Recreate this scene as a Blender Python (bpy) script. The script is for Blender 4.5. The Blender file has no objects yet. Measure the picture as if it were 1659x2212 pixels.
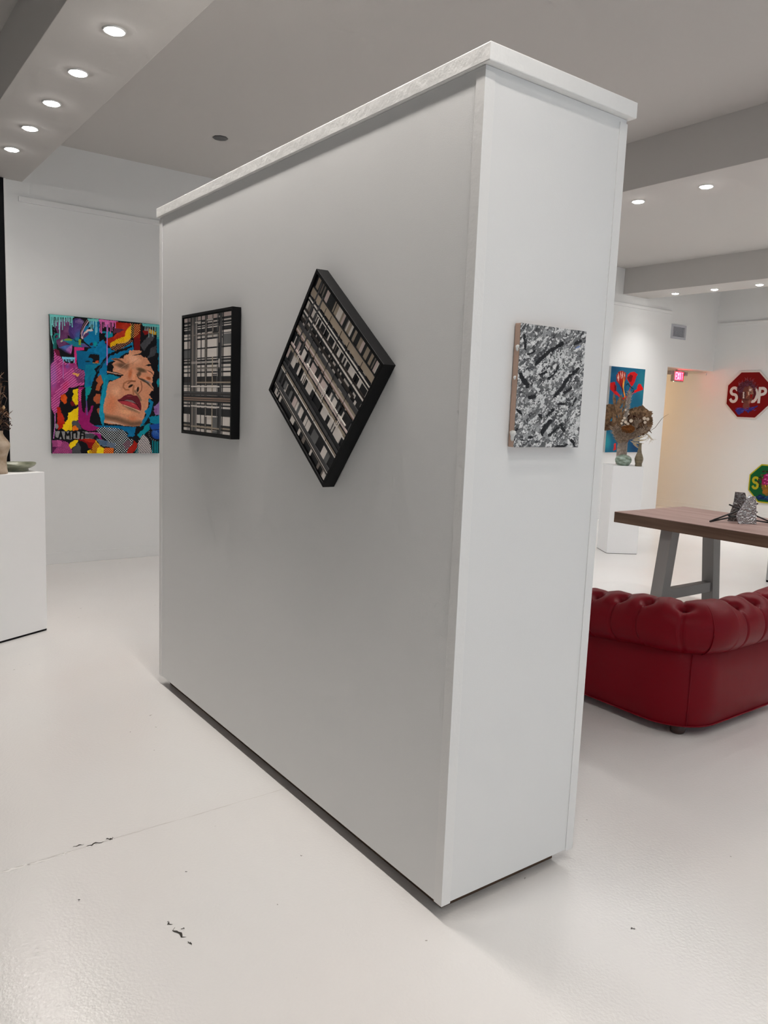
import bpy, bmesh, math, random
import numpy as np
from mathutils import Vector, Matrix
R_ = math.radians
scn = bpy.context.scene
col = bpy.data.collections.new("gallery"); scn.collection.children.link(col)
rng = random.Random(7)

# ------------------------------------------------------------------ colours / materials
def lin(c):
    c = c/255.0
    return c/12.92 if c <= 0.04045 else ((c+0.055)/1.055)**2.4
def rgb(r, g, b): return (lin(r), lin(g), lin(b), 1.0)

def mat(name, color, rough=0.6, metal=0.0, spec=0.5, emit=None, estr=0.0, coat=0.0):
    m = bpy.data.materials.new(name); m.use_nodes = True
    b = m.node_tree.nodes['Principled BSDF']
    b.inputs['Base Color'].default_value = color
    b.inputs['Roughness'].default_value = rough
    b.inputs['Metallic'].default_value = metal
    b.inputs['Specular IOR Level'].default_value = spec
    b.inputs['Coat Weight'].default_value = coat
    if emit:
        b.inputs['Emission Color'].default_value = emit
        b.inputs['Emission Strength'].default_value = estr
    return m

def nd(m, t, **kw):
    n = m.node_tree.nodes.new(t)
    for k, v in kw.items(): setattr(n, k, v)
    return n
def lk(m, a, b): m.node_tree.links.new(a, b)

def bump(m, scale, dist, strength=0.5, detail=3.0):
    b = m.node_tree.nodes['Principled BSDF']
    tc = nd(m, 'ShaderNodeTexCoord'); no = nd(m, 'ShaderNodeTexNoise')
    no.inputs['Scale'].default_value = scale; no.inputs['Detail'].default_value = detail
    bp = nd(m, 'ShaderNodeBump'); bp.inputs['Distance'].default_value = dist; bp.inputs['Strength'].default_value = strength
    lk(m, tc.outputs['Object'], no.inputs['Vector']); lk(m, no.outputs['Fac'], bp.inputs['Height']); lk(m, bp.outputs['Normal'], b.inputs['Normal'])
    return no

def mottled(m, c1, c2, scale, stretch=(1, 1, 1), lo=0.35, hi=0.65, detail=4.0, rough=None):
    b = m.node_tree.nodes['Principled BSDF']
    tc = nd(m, 'ShaderNodeTexCoord'); mp = nd(m, 'ShaderNodeMapping'); mp.inputs['Scale'].default_value = stretch
    no = nd(m, 'ShaderNodeTexNoise'); no.inputs['Scale'].default_value = scale; no.inputs['Detail'].default_value = detail
    rp = nd(m, 'ShaderNodeValToRGB'); rp.color_ramp.elements[0].position = lo; rp.color_ramp.elements[1].position = hi
    rp.color_ramp.elements[0].color = c1; rp.color_ramp.elements[1].color = c2
    lk(m, tc.outputs['Object'], mp.inputs['Vector']); lk(m, mp.outputs['Vector'], no.inputs['Vector'])
    lk(m, no.outputs['Fac'], rp.inputs['Fac']); lk(m, rp.outputs['Color'], b.inputs['Base Color'])
    if rough:
        mr = nd(m, 'ShaderNodeMapRange'); mr.inputs['To Min'].default_value = rough[0]; mr.inputs['To Max'].default_value = rough[1]
        lk(m, no.outputs['Fac'], mr.inputs['Value']); lk(m, mr.outputs['Result'], b.inputs['Roughness'])
    return no, rp

M = {}
M['wall'] = mat('wall_paint', (0.775, 0.78, 0.775, 1), 0.75); bump(M['wall'], 160, 0.002, 0.25)
M['ceil'] = mat('ceiling_paint', (0.56, 0.54, 0.52, 1), 0.9); bump(M['ceil'], 120, 0.002, 0.15)
M['part'] = mat('roller_paint', (0.77, 0.77, 0.765, 1), 0.42); bump(M['part'], 330, 0.0014, 0.16, 2.0)
M['part_trim'] = mat('trim_paint', (0.79, 0.785, 0.775, 1), 0.38); bump(M['part_trim'], 60, 0.002, 0.35)
M['cap'] = mat('cap_paint', (0.83, 0.825, 0.81, 1), 0.33); bump(M['cap'], 28, 0.006, 0.5, 4.0)
M['plinth'] = mat('plinth_paint', (0.88, 0.885, 0.89, 1), 0.5); bump(M['plinth'], 50, 0.001, 0.3)
M['black'] = mat('black_gloss', (0.002, 0.002, 0.003, 1), 0.4, spec=0.12)
M['frame'] = mat('black_frame', (0.003, 0.003, 0.0035, 1), 0.42, spec=0.2)
M['brownbase'] = mat('base_board', (0.11, 0.062, 0.035, 1), 0.7)
M['metalrim'] = mat('lamp_rim', (0.75, 0.75, 0.74, 1), 0.35, 0.4)
M['lamp'] = mat('lamp_lens', (1, 1, 1, 1), 0.3, emit=(1.0, 0.965, 0.93, 1), estr=115.0)
M['greyplate'] = mat('grey_plate', (0.10, 0.10, 0.10, 1), 0.5)
M['ventdark'] = mat('vent_dark', (0.10, 0.11, 0.13, 1), 0.6)
M['ventframe'] = mat('vent_frame', (0.45, 0.46, 0.50, 1), 0.5)
M['canvasback'] = mat('raw_canvas_edge', (0.50, 0.345, 0.27, 1), 0.8); bump(M['canvasback'], 90, 0.002, 0.4)
M['canvaswhite'] = mat('canvas_white', (0.6, 0.6, 0.58, 1), 0.8)
M['canvasdark'] = mat('canvas_dark', (0.07, 0.08, 0.08, 1), 0.7)
M['legpaint'] = mat('grey_leg_paint', (0.275, 0.268, 0.262, 1), 0.55)
M['rod'] = mat('black_rod', (0.008, 0.008, 0.008, 1), 0.35)
M['feet'] = mat('dark_wood_foot', (0.035, 0.012, 0.008, 1), 0.4)
M['button'] = mat('red_button', (0.07, 0.001, 0.003, 1), 0.45)

def leather():
    m = mat('red_leather', (0.165, 0.0008, 0.0065, 1), 0.4, spec=0.14)
    b = m.node_tree.nodes['Principled BSDF']
    tc = nd(m, 'ShaderNodeTexCoord')
    vo = nd(m, 'ShaderNodeTexVoronoi'); vo.inputs['Scale'].default_value = 420
    n1 = nd(m, 'ShaderNodeTexNoise'); n1.inputs['Scale'].default_value = 14; n1.inputs['Detail'].default_value = 5
    ad = nd(m, 'ShaderNodeMath', operation='MULTIPLY_ADD'); ad.inputs[1].default_value = 0.35
    bp = nd(m, 'ShaderNodeBump'); bp.inputs['Distance'].default_value = 0.002; bp.inputs['Strength'].default_value = 0.35
    lk(m, tc.outputs['Object'], vo.inputs['Vector']); lk(m, tc.outputs['Object'], n1.inputs['Vector'])
    lk(m, vo.outputs['Distance'], ad.inputs[0]); lk(m, n1.outputs['Fac'], ad.inputs[2])
    lk(m, ad.outputs[0], bp.inputs['Height']); lk(m, bp.outputs['Normal'], b.inputs['Normal'])
    mr = nd(m, 'ShaderNodeMapRange'); mr.inputs['To Min'].default_value = 0.34; mr.inputs['To Max'].default_value = 0.46
    lk(m, n1.outputs['Fac'], mr.inputs['Value']); lk(m, mr.outputs['Result'], b.inputs['Roughness'])
    return m
M['leather'] = leather()

def floor_mat():
    m = mat('painted_floor', (0.77, 0.75, 0.73, 1), 0.24, spec=0.7)
    b = m.node_tree.nodes['Principled BSDF']
    tc = nd(m, 'ShaderNodeTexCoord')
    # broad rolled-paint clouds
    n1 = nd(m, 'ShaderNodeTexNoise'); n1.inputs['Scale'].default_value = 1.1; n1.inputs['Detail'].default_value = 2.5; n1.inputs['Roughness'].default_value = 0.4
    rp = nd(m, 'ShaderNodeValToRGB'); e = rp.color_ramp.elements
    e[0].position = 0.30; e[0].color = (0.785, 0.757, 0.735, 1); e[1].position = 0.70; e[1].color = (0.80, 0.79, 0.775, 1)
    lk(m, tc.outputs['Object'], n1.inputs['Vector']); lk(m, n1.outputs['Fac'], rp.inputs['Fac'])
    # tiny scuffs: sparse voronoi dots warped by noise
    n2 = nd(m, 'ShaderNodeTexNoise'); n2.inputs['Scale'].default_value = 30
    mx = nd(m, 'ShaderNodeMix', data_type='VECTOR'); mx.inputs['Factor'].default_value = 0.04
    lk(m, tc.outputs['Object'], n2.inputs['Vector']); lk(m, tc.outputs['Object'], mx.inputs[4]); lk(m, n2.outputs['Color'], mx.inputs[5])
    vo = nd(m, 'ShaderNodeTexVoronoi'); vo.inputs['Scale'].default_value = 7.0; vo.inputs['Randomness'].default_value = 1.0
    lk(m, mx.outputs[1], vo.inputs['Vector'])
    lt = nd(m, 'ShaderNodeMath', operation='LESS_THAN'); lt.inputs[1].default_value = 0.034
    sx = nd(m, 'ShaderNodeSeparateColor'); lk(m, vo.outputs['Color'], sx.inputs['Color'])
    gt = nd(m, 'ShaderNodeMath', operation='GREATER_THAN'); gt.inputs[1].default_value = 0.45
    lk(m, sx.outputs[0], gt.inputs[0]); lk(m, vo.outputs['Distance'], lt.inputs[0])
    mu = nd(m, 'ShaderNodeMath', operation='MULTIPLY'); lk(m, lt.outputs[0], mu.inputs[0]); lk(m, gt.outputs[0], mu.inputs[1])
    mu2 = nd(m, 'ShaderNodeMath', operation='MULTIPLY'); mu2.inputs[1].default_value = 0.7; lk(m, mu.outputs[0], mu2.inputs[0])
    mc = nd(m, 'ShaderNodeMix', data_type='RGBA'); mc.inputs[7].default_value = (0.33, 0.30, 0.27, 1)
    lk(m, mu2.outputs[0], mc.inputs[0]); lk(m, rp.outputs['Color'], mc.inputs[6])
    lk(m, mc.outputs[2], b.inputs['Base Color'])
    # gloss variation and orange-peel
    n3 = nd(m, 'ShaderNodeTexNoise'); n3.inputs['Scale'].default_value = 1.6; n3.inputs['Detail'].default_value = 2
    lk(m, tc.outputs['Object'], n3.inputs['Vector'])
    mr = nd(m, 'ShaderNodeMapRange'); mr.inputs['To Min'].default_value = 0.19; mr.inputs['To Max'].default_value = 0.262
    lk(m, n3.outputs['Fac'], mr.inputs['Value']); lk(m, mr.outputs['Result'], b.inputs['Roughness'])
    n4 = nd(m, 'ShaderNodeTexNoise'); n4.inputs['Scale'].default_value = 95; n4.inputs['Detail'].default_value = 3
    lk(m, tc.outputs['Object'], n4.inputs['Vector'])
    bp = nd(m, 'ShaderNodeBump'); bp.inputs['Distance'].default_value = 0.0015; bp.inputs['Strength'].default_value = 0.5
    lk(m, n4.outputs['Fac'], bp.inputs['Height']); lk(m, bp.outputs['Normal'], b.inputs['Normal'])
    return m
M['floor'] = floor_mat()
M['chip'] = mat('dark_chip', (0.03, 0.025, 0.02, 1), 0.7)
M['seam'] = mat('seam_line', (0.52, 0.485, 0.45, 1), 0.5)
M['fill'] = mat('white_filler', (0.88, 0.86, 0.83, 1), 0.4)

def wood(name, c1, c2, stretch):
    m = mat(name, c1, 0.5)
    no, rp = mottled(m, c1, c2, 3.0, stretch, 0.3, 0.7, 7.0)
    b = m.node_tree.nodes['Principled BSDF']
    bp = nd(m, 'ShaderNodeBump'); bp.inputs['Distance'].default_value = 0.002; bp.inputs['Strength'].default_value = 0.3
    lk(m, no.outputs['Fac'], bp.inputs['Height']); lk(m, bp.outputs['Normal'], b.inputs['Normal'])
    return m
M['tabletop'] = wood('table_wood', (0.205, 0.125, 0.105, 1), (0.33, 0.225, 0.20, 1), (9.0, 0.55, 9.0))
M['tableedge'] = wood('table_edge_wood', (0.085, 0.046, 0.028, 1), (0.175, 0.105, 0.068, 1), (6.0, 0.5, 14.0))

def brushed(nm_, c_):
    m = mat(nm_, c_, 0.16, 1.0)
    b = m.node_tree.nodes['Principled BSDF']
    tc = nd(m, 'ShaderNodeTexCoord')
    n = nd(m, 'ShaderNodeTexNoise'); n.inputs['Scale'].default_value = 26; n.inputs['Detail'].default_value = 3; n.inputs['Distortion'].default_value = 2.2
    bp = nd(m, 'ShaderNodeBump'); bp.inputs['Distance'].default_value = 0.03; bp.inputs['Strength'].default_value = 1.0
    lk(m, tc.outputs['Object'], n.inputs['Vector']); lk(m, n.outputs['Fac'], bp.inputs['Height']); lk(m, bp.outputs['Normal'], b.inputs['Normal'])
    return m
M['steel'] = brushed('hammered_steel', (0.40, 0.40, 0.41, 1)); M['steeldark'] = brushed('dull_steel', (0.20, 0.19, 0.19, 1))

def ceramic(name, c1, c2, scale, rough=0.3, stretch=(1, 1, 1)):
    m = mat(name, c1, rough); mottled(m, c1, c2, scale, stretch, 0.4, 0.62); return m
M['celadon'] = ceramic('celadon_glaze', rgb(108, 124, 108), rgb(160, 178, 166), 14, 0.18, (1, 1, 2.5))
M['stoneware'] = ceramic('stoneware_glaze', rgb(104, 92, 72), rgb(128, 116, 92), 10, 0.4, (1, 1, 4))
M['bowlglaze'] = ceramic('bowl_glaze', rgb(112, 116, 98), rgb(142, 144, 124), 16, 0.35)
M['sandclay'] = ceramic('sand_clay', rgb(172, 150, 124), rgb(196, 178, 158), 18, 0.6)
M['roughclay'] = ceramic('rough_clay', rgb(140, 126, 116), rgb(170, 154, 144), 40, 0.8)
M['palm'] = ceramic('dry_palm', rgb(112, 84, 60), rgb(154, 122, 90), 30, 0.8)
M['palmdark'] = ceramic('dry_palm_dark', rgb(84, 58, 40), rgb(122, 90, 66), 30, 0.8)
M['maroonleaf'] = mat('maroon_leaf', rgb(72, 26, 16), 0.7)
M['plume'] = ceramic('pampas', rgb(138, 116, 98), rgb(184, 162, 142), 60, 0.9)
M['plumepale'] = ceramic('pampas_pale', rgb(160, 148, 138), rgb(200, 190, 180), 60, 0.9)
M['protea'] = ceramic('orange_flower', rgb(118, 68, 26), rgb(156, 96, 40), 80, 0.9)
M['podwhite'] = mat('white_pod', rgb(214, 198, 180), 0.7)
M['podgold'] = mat('gold_pod', rgb(196, 160, 108), 0.7)
M['strap'] = mat('straw_leaf', rgb(190, 172, 142), 0.7)
M['twig'] = mat('twig', rgb(92, 78, 66), 0.8)
M['exitred'] = mat('exit_red', (0.8, 0.02, 0.05, 1), 0.4, emit=(1.0, 0.006, 0.04, 1), estr=1.25)
M['exitpink'] = mat('exit_letters', (0.9, 0.4, 0.45, 1), 0.4, emit=(1.0, 0.10, 0.15, 1), estr=1.4)
M['exithouse'] = mat('exit_housing', (0.36, 0.34, 0.33, 1), 0.5)
M['green_led'] = mat('status_light', (1, 0.9, 0.3, 1), 0.4, emit=(1.0, 0.85, 0.35, 1), estr=8.0)
M['sign_white'] = mat('sign_white', rgb(214, 205, 200), 0.4, spec=0.15)
M['sign_red'] = mat('sign_red', rgb(122, 8, 12), 0.35, spec=0.15)
M['sign_green'] = mat('sign_green', rgb(12, 88, 44), 0.35, spec=0.15)
M['sign_yellow'] = mat('sign_yellow', rgb(176, 164, 34), 0.35, spec=0.15)
M['sign_back'] = mat('sign_metal', (0.4, 0.4, 0.4, 1), 0.4, 0.8)
M['greycab'] = mat('grey_cabinet', (0.34, 0.34, 0.345, 1), 0.6)

def paintmat(name, rough, spec=0.4, bumpscale=0):
    m = bpy.data.materials.new(name); m.use_nodes = True
    b = m.node_tree.nodes['Principled BSDF']
    at = nd(m, 'ShaderNodeAttribute', attribute_name='pigment')
    lk(m, at.outputs['Color'], b.inputs['Base Color'])
    b.inputs['Roughness'].default_value = rough; b.inputs['Specular IOR Level'].default_value = spec
    if bumpscale: bump(m, bumpscale, 0.001, 0.25)
    return m
M['pigment'] = paintmat('oil_pigment', 0.55, 0.15, 300)
M['impasto'] = paintmat('impasto_pigment', 0.45, 0.4)
M['signpaint'] = paintmat('sign_pigment', 0.4, 0.15)

# ------------------------------------------------------------------ mesh helpers
class MB:
    def __init__(s): s.v = []; s.f = []; s.m = []; s.sm = []
    def add(s, vs, fs, mi=0, smooth=False):
        o = len(s.v); s.v += [tuple(v) for v in vs]
        for f in fs: s.f.append(tuple(i+o for i in f)); s.m.append(mi); s.sm.append(smooth)
    def box(s, a, b, mi=0, mt=None):
        (x0, y0, z0), (x1, y1, z1) = a, b
        vs = [(x, y, z) for z in (z0, z1) for y in (y0, y1) for x in (x0, x1)]
        if mt is not None: vs = [tuple(mt @ Vector(v)) for v in vs]
        s.add(vs, [(0, 2, 3, 1), (4, 5, 7, 6), (0, 1, 5, 4), (2, 6, 7, 3), (0, 4, 6, 2), (1, 3, 7, 5)], mi)
    def prism(s, pts, d, mi=0):
        """pts: planar polygon (3D, ccw seen from +d side); extruded by -d/+0"""
        n = len(pts); d = Vector(d); a = [Vector(p) for p in pts]; b = [p+d for p in a]
        s.add(a+b, [tuple(range(n))[::-1], tuple(range(n, 2*n))]+[(i, (i+1) % n, n+(i+1) % n, n+i) for i in range(n)], mi)
    def tube(s, path, rad, n=8, mi=0, smooth=True, caps=True):
        P = [Vector(p) for p in path]; rs = rad if isinstance(rad, (list, tuple)) else [rad]*len(P)
        vs = []; up = Vector((0, 0, 1))
        for i, p in enumerate(P):
            t = (P[min(i+1, len(P)-1)]-P[max(i-1, 0)]).normalized()
            u = t.cross(up);
            if u.length < 1e-3: u = t.cross(Vector((1, 0, 0)))
            u.normalize(); w = u.cross(t)
            for k in range(n):
                a = 2*math.pi*k/n; vs.append(p+(u*math.cos(a)+w*math.sin(a))*rs[i])
        fs = []
        for i in range(len(P)-1):
            for k in range(n): fs.append((i*n+k, i*n+(k+1) % n, (i+1)*n+(k+1) % n, (i+1)*n+k))
        if caps: fs += [tuple(range(n))[::-1], tuple(range((len(P)-1)*n, len(P)*n))]
        s.add(vs, fs, mi, smooth)
    def lathe(s, prof, c=(0, 0, 0), n=48, mi=0, wob=None, capb=True, capt=False):
        vs = []
        for i, (r, z) in enumerate(prof):
            for k in range(n):
                a = 2*math.pi*k/n; rr = r*(1+(wob(a, z) if wob else 0)); vs.append((c[0]+rr*math.cos(a), c[1]+rr*math.sin(a), c[2]+z))
        fs = []
        for i in range(len(prof)-1):
            for k in range(n): fs.append((i*n+k, i*n+(k+1) % n, (i+1)*n+(k+1) % n, (i+1)*n+k))
        if capb: fs.append(tuple(range(n))[::-1])
        if capt: fs.append(tuple(range((len(prof)-1)*n, len(prof)*n)))
        s.add(vs, fs, mi, True)
    def build(s, name, mats, parent=None, bevel=0, seg=2, auto=None, fix=True):
        me = bpy.data.meshes.new(name); me.from_pydata(s.v, [], s.f); me.update()
        for i, p in enumerate(me.polygons): p.material_index = s.m[i]; p.use_smooth = s.sm[i]
        if fix:
            bm = bmesh.new(); bm.from_mesh(me); bmesh.ops.recalc_face_normals(bm, faces=bm.faces); bm.to_mesh(me); bm.free()
        for m in (mats if isinstance(mats, (list, tuple)) else [mats]): me.materials.append(m)
        o = bpy.data.objects.new(name, me); col.objects.link(o)
        if parent is not None: o.parent = parent
        if bevel:
            md = o.modifiers.new('bevel', 'BEVEL'); md.width = bevel; md.segments = seg; md.limit_method = 'ANGLE'; md.angle_limit = R_(40)
        return o

def empty(name, label, cat, loc=(0, 0, 0), group=None, rz=0):
    o = bpy.data.objects.new(name, None); col.objects.link(o); o.location = loc; o.rotation_euler = (0, 0, rz); o.empty_display_size = 0.1
    o['label'] = label; o['category'] = cat
    if group: o['group'] = group
    return o
def tag(o, label, cat, group=None):
    o['label'] = label; o['category'] = cat
    if group: o['group'] = group
    return o
def struct(name, mb, m, parent=None, **kw):
    o = mb.build(name, m, parent, **kw)
    if parent is None: o['kind'] = 'structure'
    return o
def plab(o, t): o['label'] = t; return o

# ------------------------------------------------------------------ camera
F = 1684.27
cam = bpy.data.cameras.new('camera'); co = bpy.data.objects.new('camera', cam); scn.collection.objects.link(co); scn.camera = co
cam.sensor_fit = 'VERTICAL'; cam.sensor_height = 24.0; cam.lens = 24.0*F/2212; cam.clip_start = 0.05
yaw, pitch, roll = R_(36.43147), R_(-7.66417), R_(2.2707)
fw = Vector((math.sin(yaw)*math.cos(pitch), math.cos(yaw)*math.cos(pitch), math.sin(pitch)))
r0 = Vector((math.cos(yaw), -math.sin(yaw), 0)); u0 = r0.cross(fw)
rv = r0*math.cos(roll)+u0*math.sin(roll); uv = -r0*math.sin(roll)+u0*math.cos(roll)
H = 1.55
co.matrix_world = Matrix(((rv.x, uv.x, -fw.x, 0), (rv.y, uv.y, -fw.y, 0), (rv.z, uv.z, -fw.z, H), (0, 0, 0, 1)))

# ------------------------------------------------------------------ room shell
XL, XR, YB, YF = -5.6, 12.2, -3.6, 7.45
HC, HS = 3.684, 3.32
XO = 10.93; HO = 2.355; YC = 10.6

mb = MB()
mb.box((XL-0.1, YB-0.1, -0.12), (XR+0.1, YC+0.1, 0.0))
def sliver(p, q, w, mi, h=0.0006, jag=6, seed=1):
    r = random.Random(seed); p = Vector((*p, 0)); q = Vector((*q, 0)); t = (q-p); n = Vector((-t.y, t.x, 0)).normalized()
    A = []; B = []
    for i in range(jag+1):
        f = i/jag; ww = w*(0.15+0.85*math.sin(math.pi*min(max(f, .03), .97)))*(0.6+0.7*r.random()); c = p+t*f+n*(r.random()-.5)*w*1.6
        A.append(c+n*ww/2); B.append(c-n*ww/2)
    vs = [(v.x, v.y, h) for v in A+B]
    mb.add(vs, [(i, i+1, jag+2+i, jag+1+i) for i in range(jag)], mi)
# hairline seam across the slab, with chips and white filler
for i in range(26):
    x = -1.6+i*0.12
    if x > 1.45: break
    sliver((x, 2.612+rng.uniform(-.003, .003)), (x+0.13, 2.612+rng.uniform(-.003, .003)), 0.0028, 2, 0.0003, 6, i)
for i, (a, b, w) in enumerate([(.20, .40, .006), (.42, .52, .010), (.50, .60, .008), (.60, .66, .006), (.70, .755, .009)]):
    sliver((a, 2.600+0.002*i), (b, 2.602+.002*i), w, 3, 0.0005, 9, 50+i)
for i, (a, b, w, mi) in enumerate([((.663, 2.632), (.70, 2.630), .005, 1), ((.705, 2.615), (.762, 2.612), .008, 1), ((.772, 2.618), (.80, 2.617), .009, 1),
        ((.792, 2.082), (.796, 2.060), .007, 1), ((.795, 2.043), (.806, 1.985), .009, 1), ((.806, 1.965), (.812, 1.945), .006, 1), ((.815, 2.03), (.821, 2.022), .005, 1),
        ((.47, 3.12), (.475, 3.10), .006, 1), ((.60, 2.33), (.603, 2.32), .005, 1), ((2.2, 1.80), (2.215, 1.79), .007, 1), ((1.95, 1.29), (1.965, 1.285), .006, 1),
        ((2.42, 2.02), (2.43, 2.015), .008, 1), ((.93, 2.29), (.937, 2.285), .004, 1), ((1.30, 2.17), (1.305, 2.165), .005, 1)]):
    sliver(a, b, w, mi, 0.0008, 7, 80+i)
fl = struct('floor', mb, [M['floor'], M['chip'], M['seam'], M['fill']], fix=False)

mb = MB(); mb.box((XL-.1, YB-.1, HC), (XR+.1, YF+.1, HC+.1)); struct('ceiling', mb, M['ceil'])
def beam(n, x0, x1):
    mb = MB(); mb.box((x0, YB, HS), (x1, YF, HC+.001)); o = struct('ceiling_beam', mb, M['ceil'], bevel=0.003); return o
beam(1, 1.03, 1.547); beam(2, 5.31, 5.90); beam(3, 9.69, 10.28)
mb = MB(); mb.box((XL-.1, YF, 0), (XO, YF+.12, HC)); mb.box((XO, YF, HO), (XR, YF+.12, HC)); struct('wall_far', mb, M['wall'])
mb = MB(); mb.box((XR, YB, 0), (XR+.1, YC, HC)); struct('wall_right', mb, M['wall'])
mb = MB(); mb.box((XL-.1, YB, 0), (XL, YF, HC)); struct('wall_left', mb, M['wall'])
WX0, WX1, WZ0, WZ1 = -2.0, 8.0, .25, 2.9      # shop window behind the photographer
mb = MB()
for p, q in (((XL-.1, YB-.1, 0), (WX0, YB, HC)), ((WX1, YB-.1, 0), (XR+.1, YB, HC)), ((WX0, YB-.1, 0), (WX1, YB, WZ0)), ((WX0, YB-.1, WZ1), (WX1, YB, HC))): mb.box(p, q)
struct('wall_rear', mb, M['wall'])
mb = MB()
for k in range(6): x = WX0+(WX1-WX0)*k/5; mb.box((max(WX0, x-.03), YB-.08, WZ0), (min(WX1, x+.03), YB-.02, WZ1))
for z in (WZ0, WZ1-.05): mb.box((WX0, YB-.08, z), (WX1, YB-.02, z+.05))
struct('window_1', mb, M['frame'])
dl = bpy.data.lights.new('daylight', 'AREA'); dl.energy = 56; dl.color = (0.72, 0.87, 1.0); dl.shape = 'RECTANGLE'; dl.size = WX1-WX0; dl.size_y = WZ1-WZ0
dlo = bpy.data.objects.new('daylight', dl); col.objects.link(dlo); dlo.location = ((WX0+WX1)/2, YB-.12, (WZ0+WZ1)/2); dlo.rotation_euler = (R_(90), 0, 0)
mb = MB(); mb.box((XO-.1, YF+.12, 0), (XO, YC, HO)); struct('wall_corridor_left', mb, M['wall'])
mb = MB(); mb.box((XO-.1, YC, 0), (XR+.1, YC+.1, HO)); struct('wall_corridor_end', mb, M['wall'])
mb = MB(); mb.box((XO-.1, YF+.12, HO), (XR+.1, YC+.1, HO+.1)); struct('ceiling_corridor', mb, M['ceil'])
mb = MB(); mb.box((1.45, YF-.012, 0), (XO, YF, .105)); struct('baseboard_far', mb, M['wall'], bevel=0.002)
mb = MB(); mb.box((XR-.012, YB, 0), (XR, YC, .11)); struct('baseboard_right', mb, M['wall'], bevel=0.002)
mb = MB(); mb.box((1.513, YF-.022, 3.155), (10.89, YF, 3.198)); struct('trim_1', mb, M['wall'], bevel=0.002)
mb = MB(); mb.box((XR-.03, -2, 3.095), (XR, 7.40, 3.135)); struct('trim_2', mb, M['wall'], bevel=0.002)
mb = MB(); mb.box((XR-.016, 7.56, 2.29), (XR, 9.6, 2.325)); struct('trim_3', mb, M['wall'], bevel=0.002)

# tall black panel at far left
t = empty('wall_panel', 'tall glossy black panel with thin white edge on the far wall behind the plinth with the bowl', 'wall panel', (1.0, YF, 0))
mb = MB(); mb.box((-.55, -.035, .0), (.395, 0, 3.318)); mb.build('panel', M['black'], t, bevel=.002)
mb = MB(); mb.box((.395, -.04, .0), (.412, 0, 3.318)); plab(mb.build('edge_strip', M['part_trim'], t), 'thin white edge strip')

# ------------------------------------------------------------------ free-standing partition
PX0, PX1, PY0, PY1, PZ = 1.481, 2.082, 1.633, 4.025, 2.456
part = empty('partition', 'large white freestanding partition holding two black framed plaid works and a small canvas', 'partition', (PX0, PY0, 0))
def pbox(name, a, b, m, lab=None, **kw):
    mb = MB(); mb.box([a[0]-PX0, a[1]-PY0, a[2]], [b[0]-PX0, b[1]-PY0, b[2]]); o = mb.build(name, m, part, **kw)
    if lab: plab(o, lab)
    return o
pbox('side_panel', (PX0+.003, PY0+.003, .05), (PX0+.02, PY1-.003, PZ), M['part'])
pbox('side_panel', (PX1-.02, PY0+.003, .05), (PX1-.003, PY1-.003, PZ), M['part'])
pbox('end_panel', (PX0+.02, PY0+.003, .052), (PX1-.02, PY0+.02, PZ), M['part'])
pbox('end_panel', (PX0+.02, PY1-.02, .052), (PX1-.02, PY1-.003, PZ), M['part'])
for (x, y) in ((PX0, PY0), (PX1, PY0), (PX0, PY1), (PX1, PY1)):
    sx = 1 if x == PX0 else -1; sy = 1 if y == PY0 else -1
    mb = MB(); a, b = x-PX0, y-PY0; w, e = .036, .0032
    P = [(0, 0), (w, 0), (w, e), (e, e), (e, w), (0, w)]; P = [(a+sx*p, b+sy*q, .048) for p, q in P]
    if sx*sy < 0: P = P[::-1]
    mb.prism(P, (0, 0, PZ-.060)); mb.build('corner_trim', M['part_trim'], part, bevel=.0008)
pbox('core', (PX0+.02, PY0+.02, .08), (PX1-.02, PY1-.02, PZ), M['part'])
pbox('cap', (PX0-.008, PY0-.023, PZ+.001), (PX1+.012, PY1+.024, PZ+.048), M['cap'], bevel=.003)
pbox('base', (PX0+.045, PY0+.05, 0), (PX1-.045, PY1-.045, .08), M['brownbase'], 'recessed brown base')

# ------------------------------------------------------------------ downlights
def make_light(name, energy, size, blend, radius, color, parent, z):
    l = bpy.data.lights.new(name, 'SPOT'); l.energy = energy; l.spot_size = R_(size); l.spot_blend = blend; l.shadow_soft_size = radius; l.color = color
    o = bpy.data.objects.new(name, l); col.objects.link(o); o.parent = parent; o.location = (0, 0, z); return o
def lamp_meshes():
    mb = MB(); n = 40
    prof = [(.056, 0.0), (.056, -.004), (.052, -.0065), (.045, -.005), (.043, -.002)]
    mb.lathe(prof, n=n, capb=False); ring = mb
    mb = MB(); mb.lathe([(.0445, -.001), (.040, -.0095), (.024, -.014)], n=24, capb=False, capt=True)
    return ring, mb
ring, lens = lamp_meshes()
lamp0 = empty('downlight', '', 'ceiling light', (0, 0, HS))
r_o = ring.build('trim_ring', M['metalrim'], lamp0); l_o = lens.build('lens', M['lamp'], lamp0)
used = [False]
SPOT = {}
def downlight(x, y, label, group, energy, colr):
    if not used[0]: o = lamp0; used[0] = True; kids = []
    else:
        o = lamp0.copy(); col.objects.link(o)
        for ch in (r_o, l_o):
            c = ch.copy(); col.objects.link(c); c.parent = o
    o.location = (x, y, HS); o['label'] = label; o['category'] = 'ceiling light'; o['group'] = group
    key = (energy, colr)
    if key not in SPOT:
        l = bpy.data.lights.new('downlight_beam', 'SPOT'); l.energy = energy; l.spot_size = R_(120 if energy > 50 else 138); l.spot_blend = 1.0; l.shadow_soft_size = 0.035; l.color = colr
        SPOT[key] = l
    so = bpy.data.objects.new('downlight_beam', SPOT[key]); col.objects.link(so); so.parent = o; so.location = (0, 0, -.02)
    return o
EL, ER1, ER2 = 32.0, 41.0, 66.0
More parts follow.
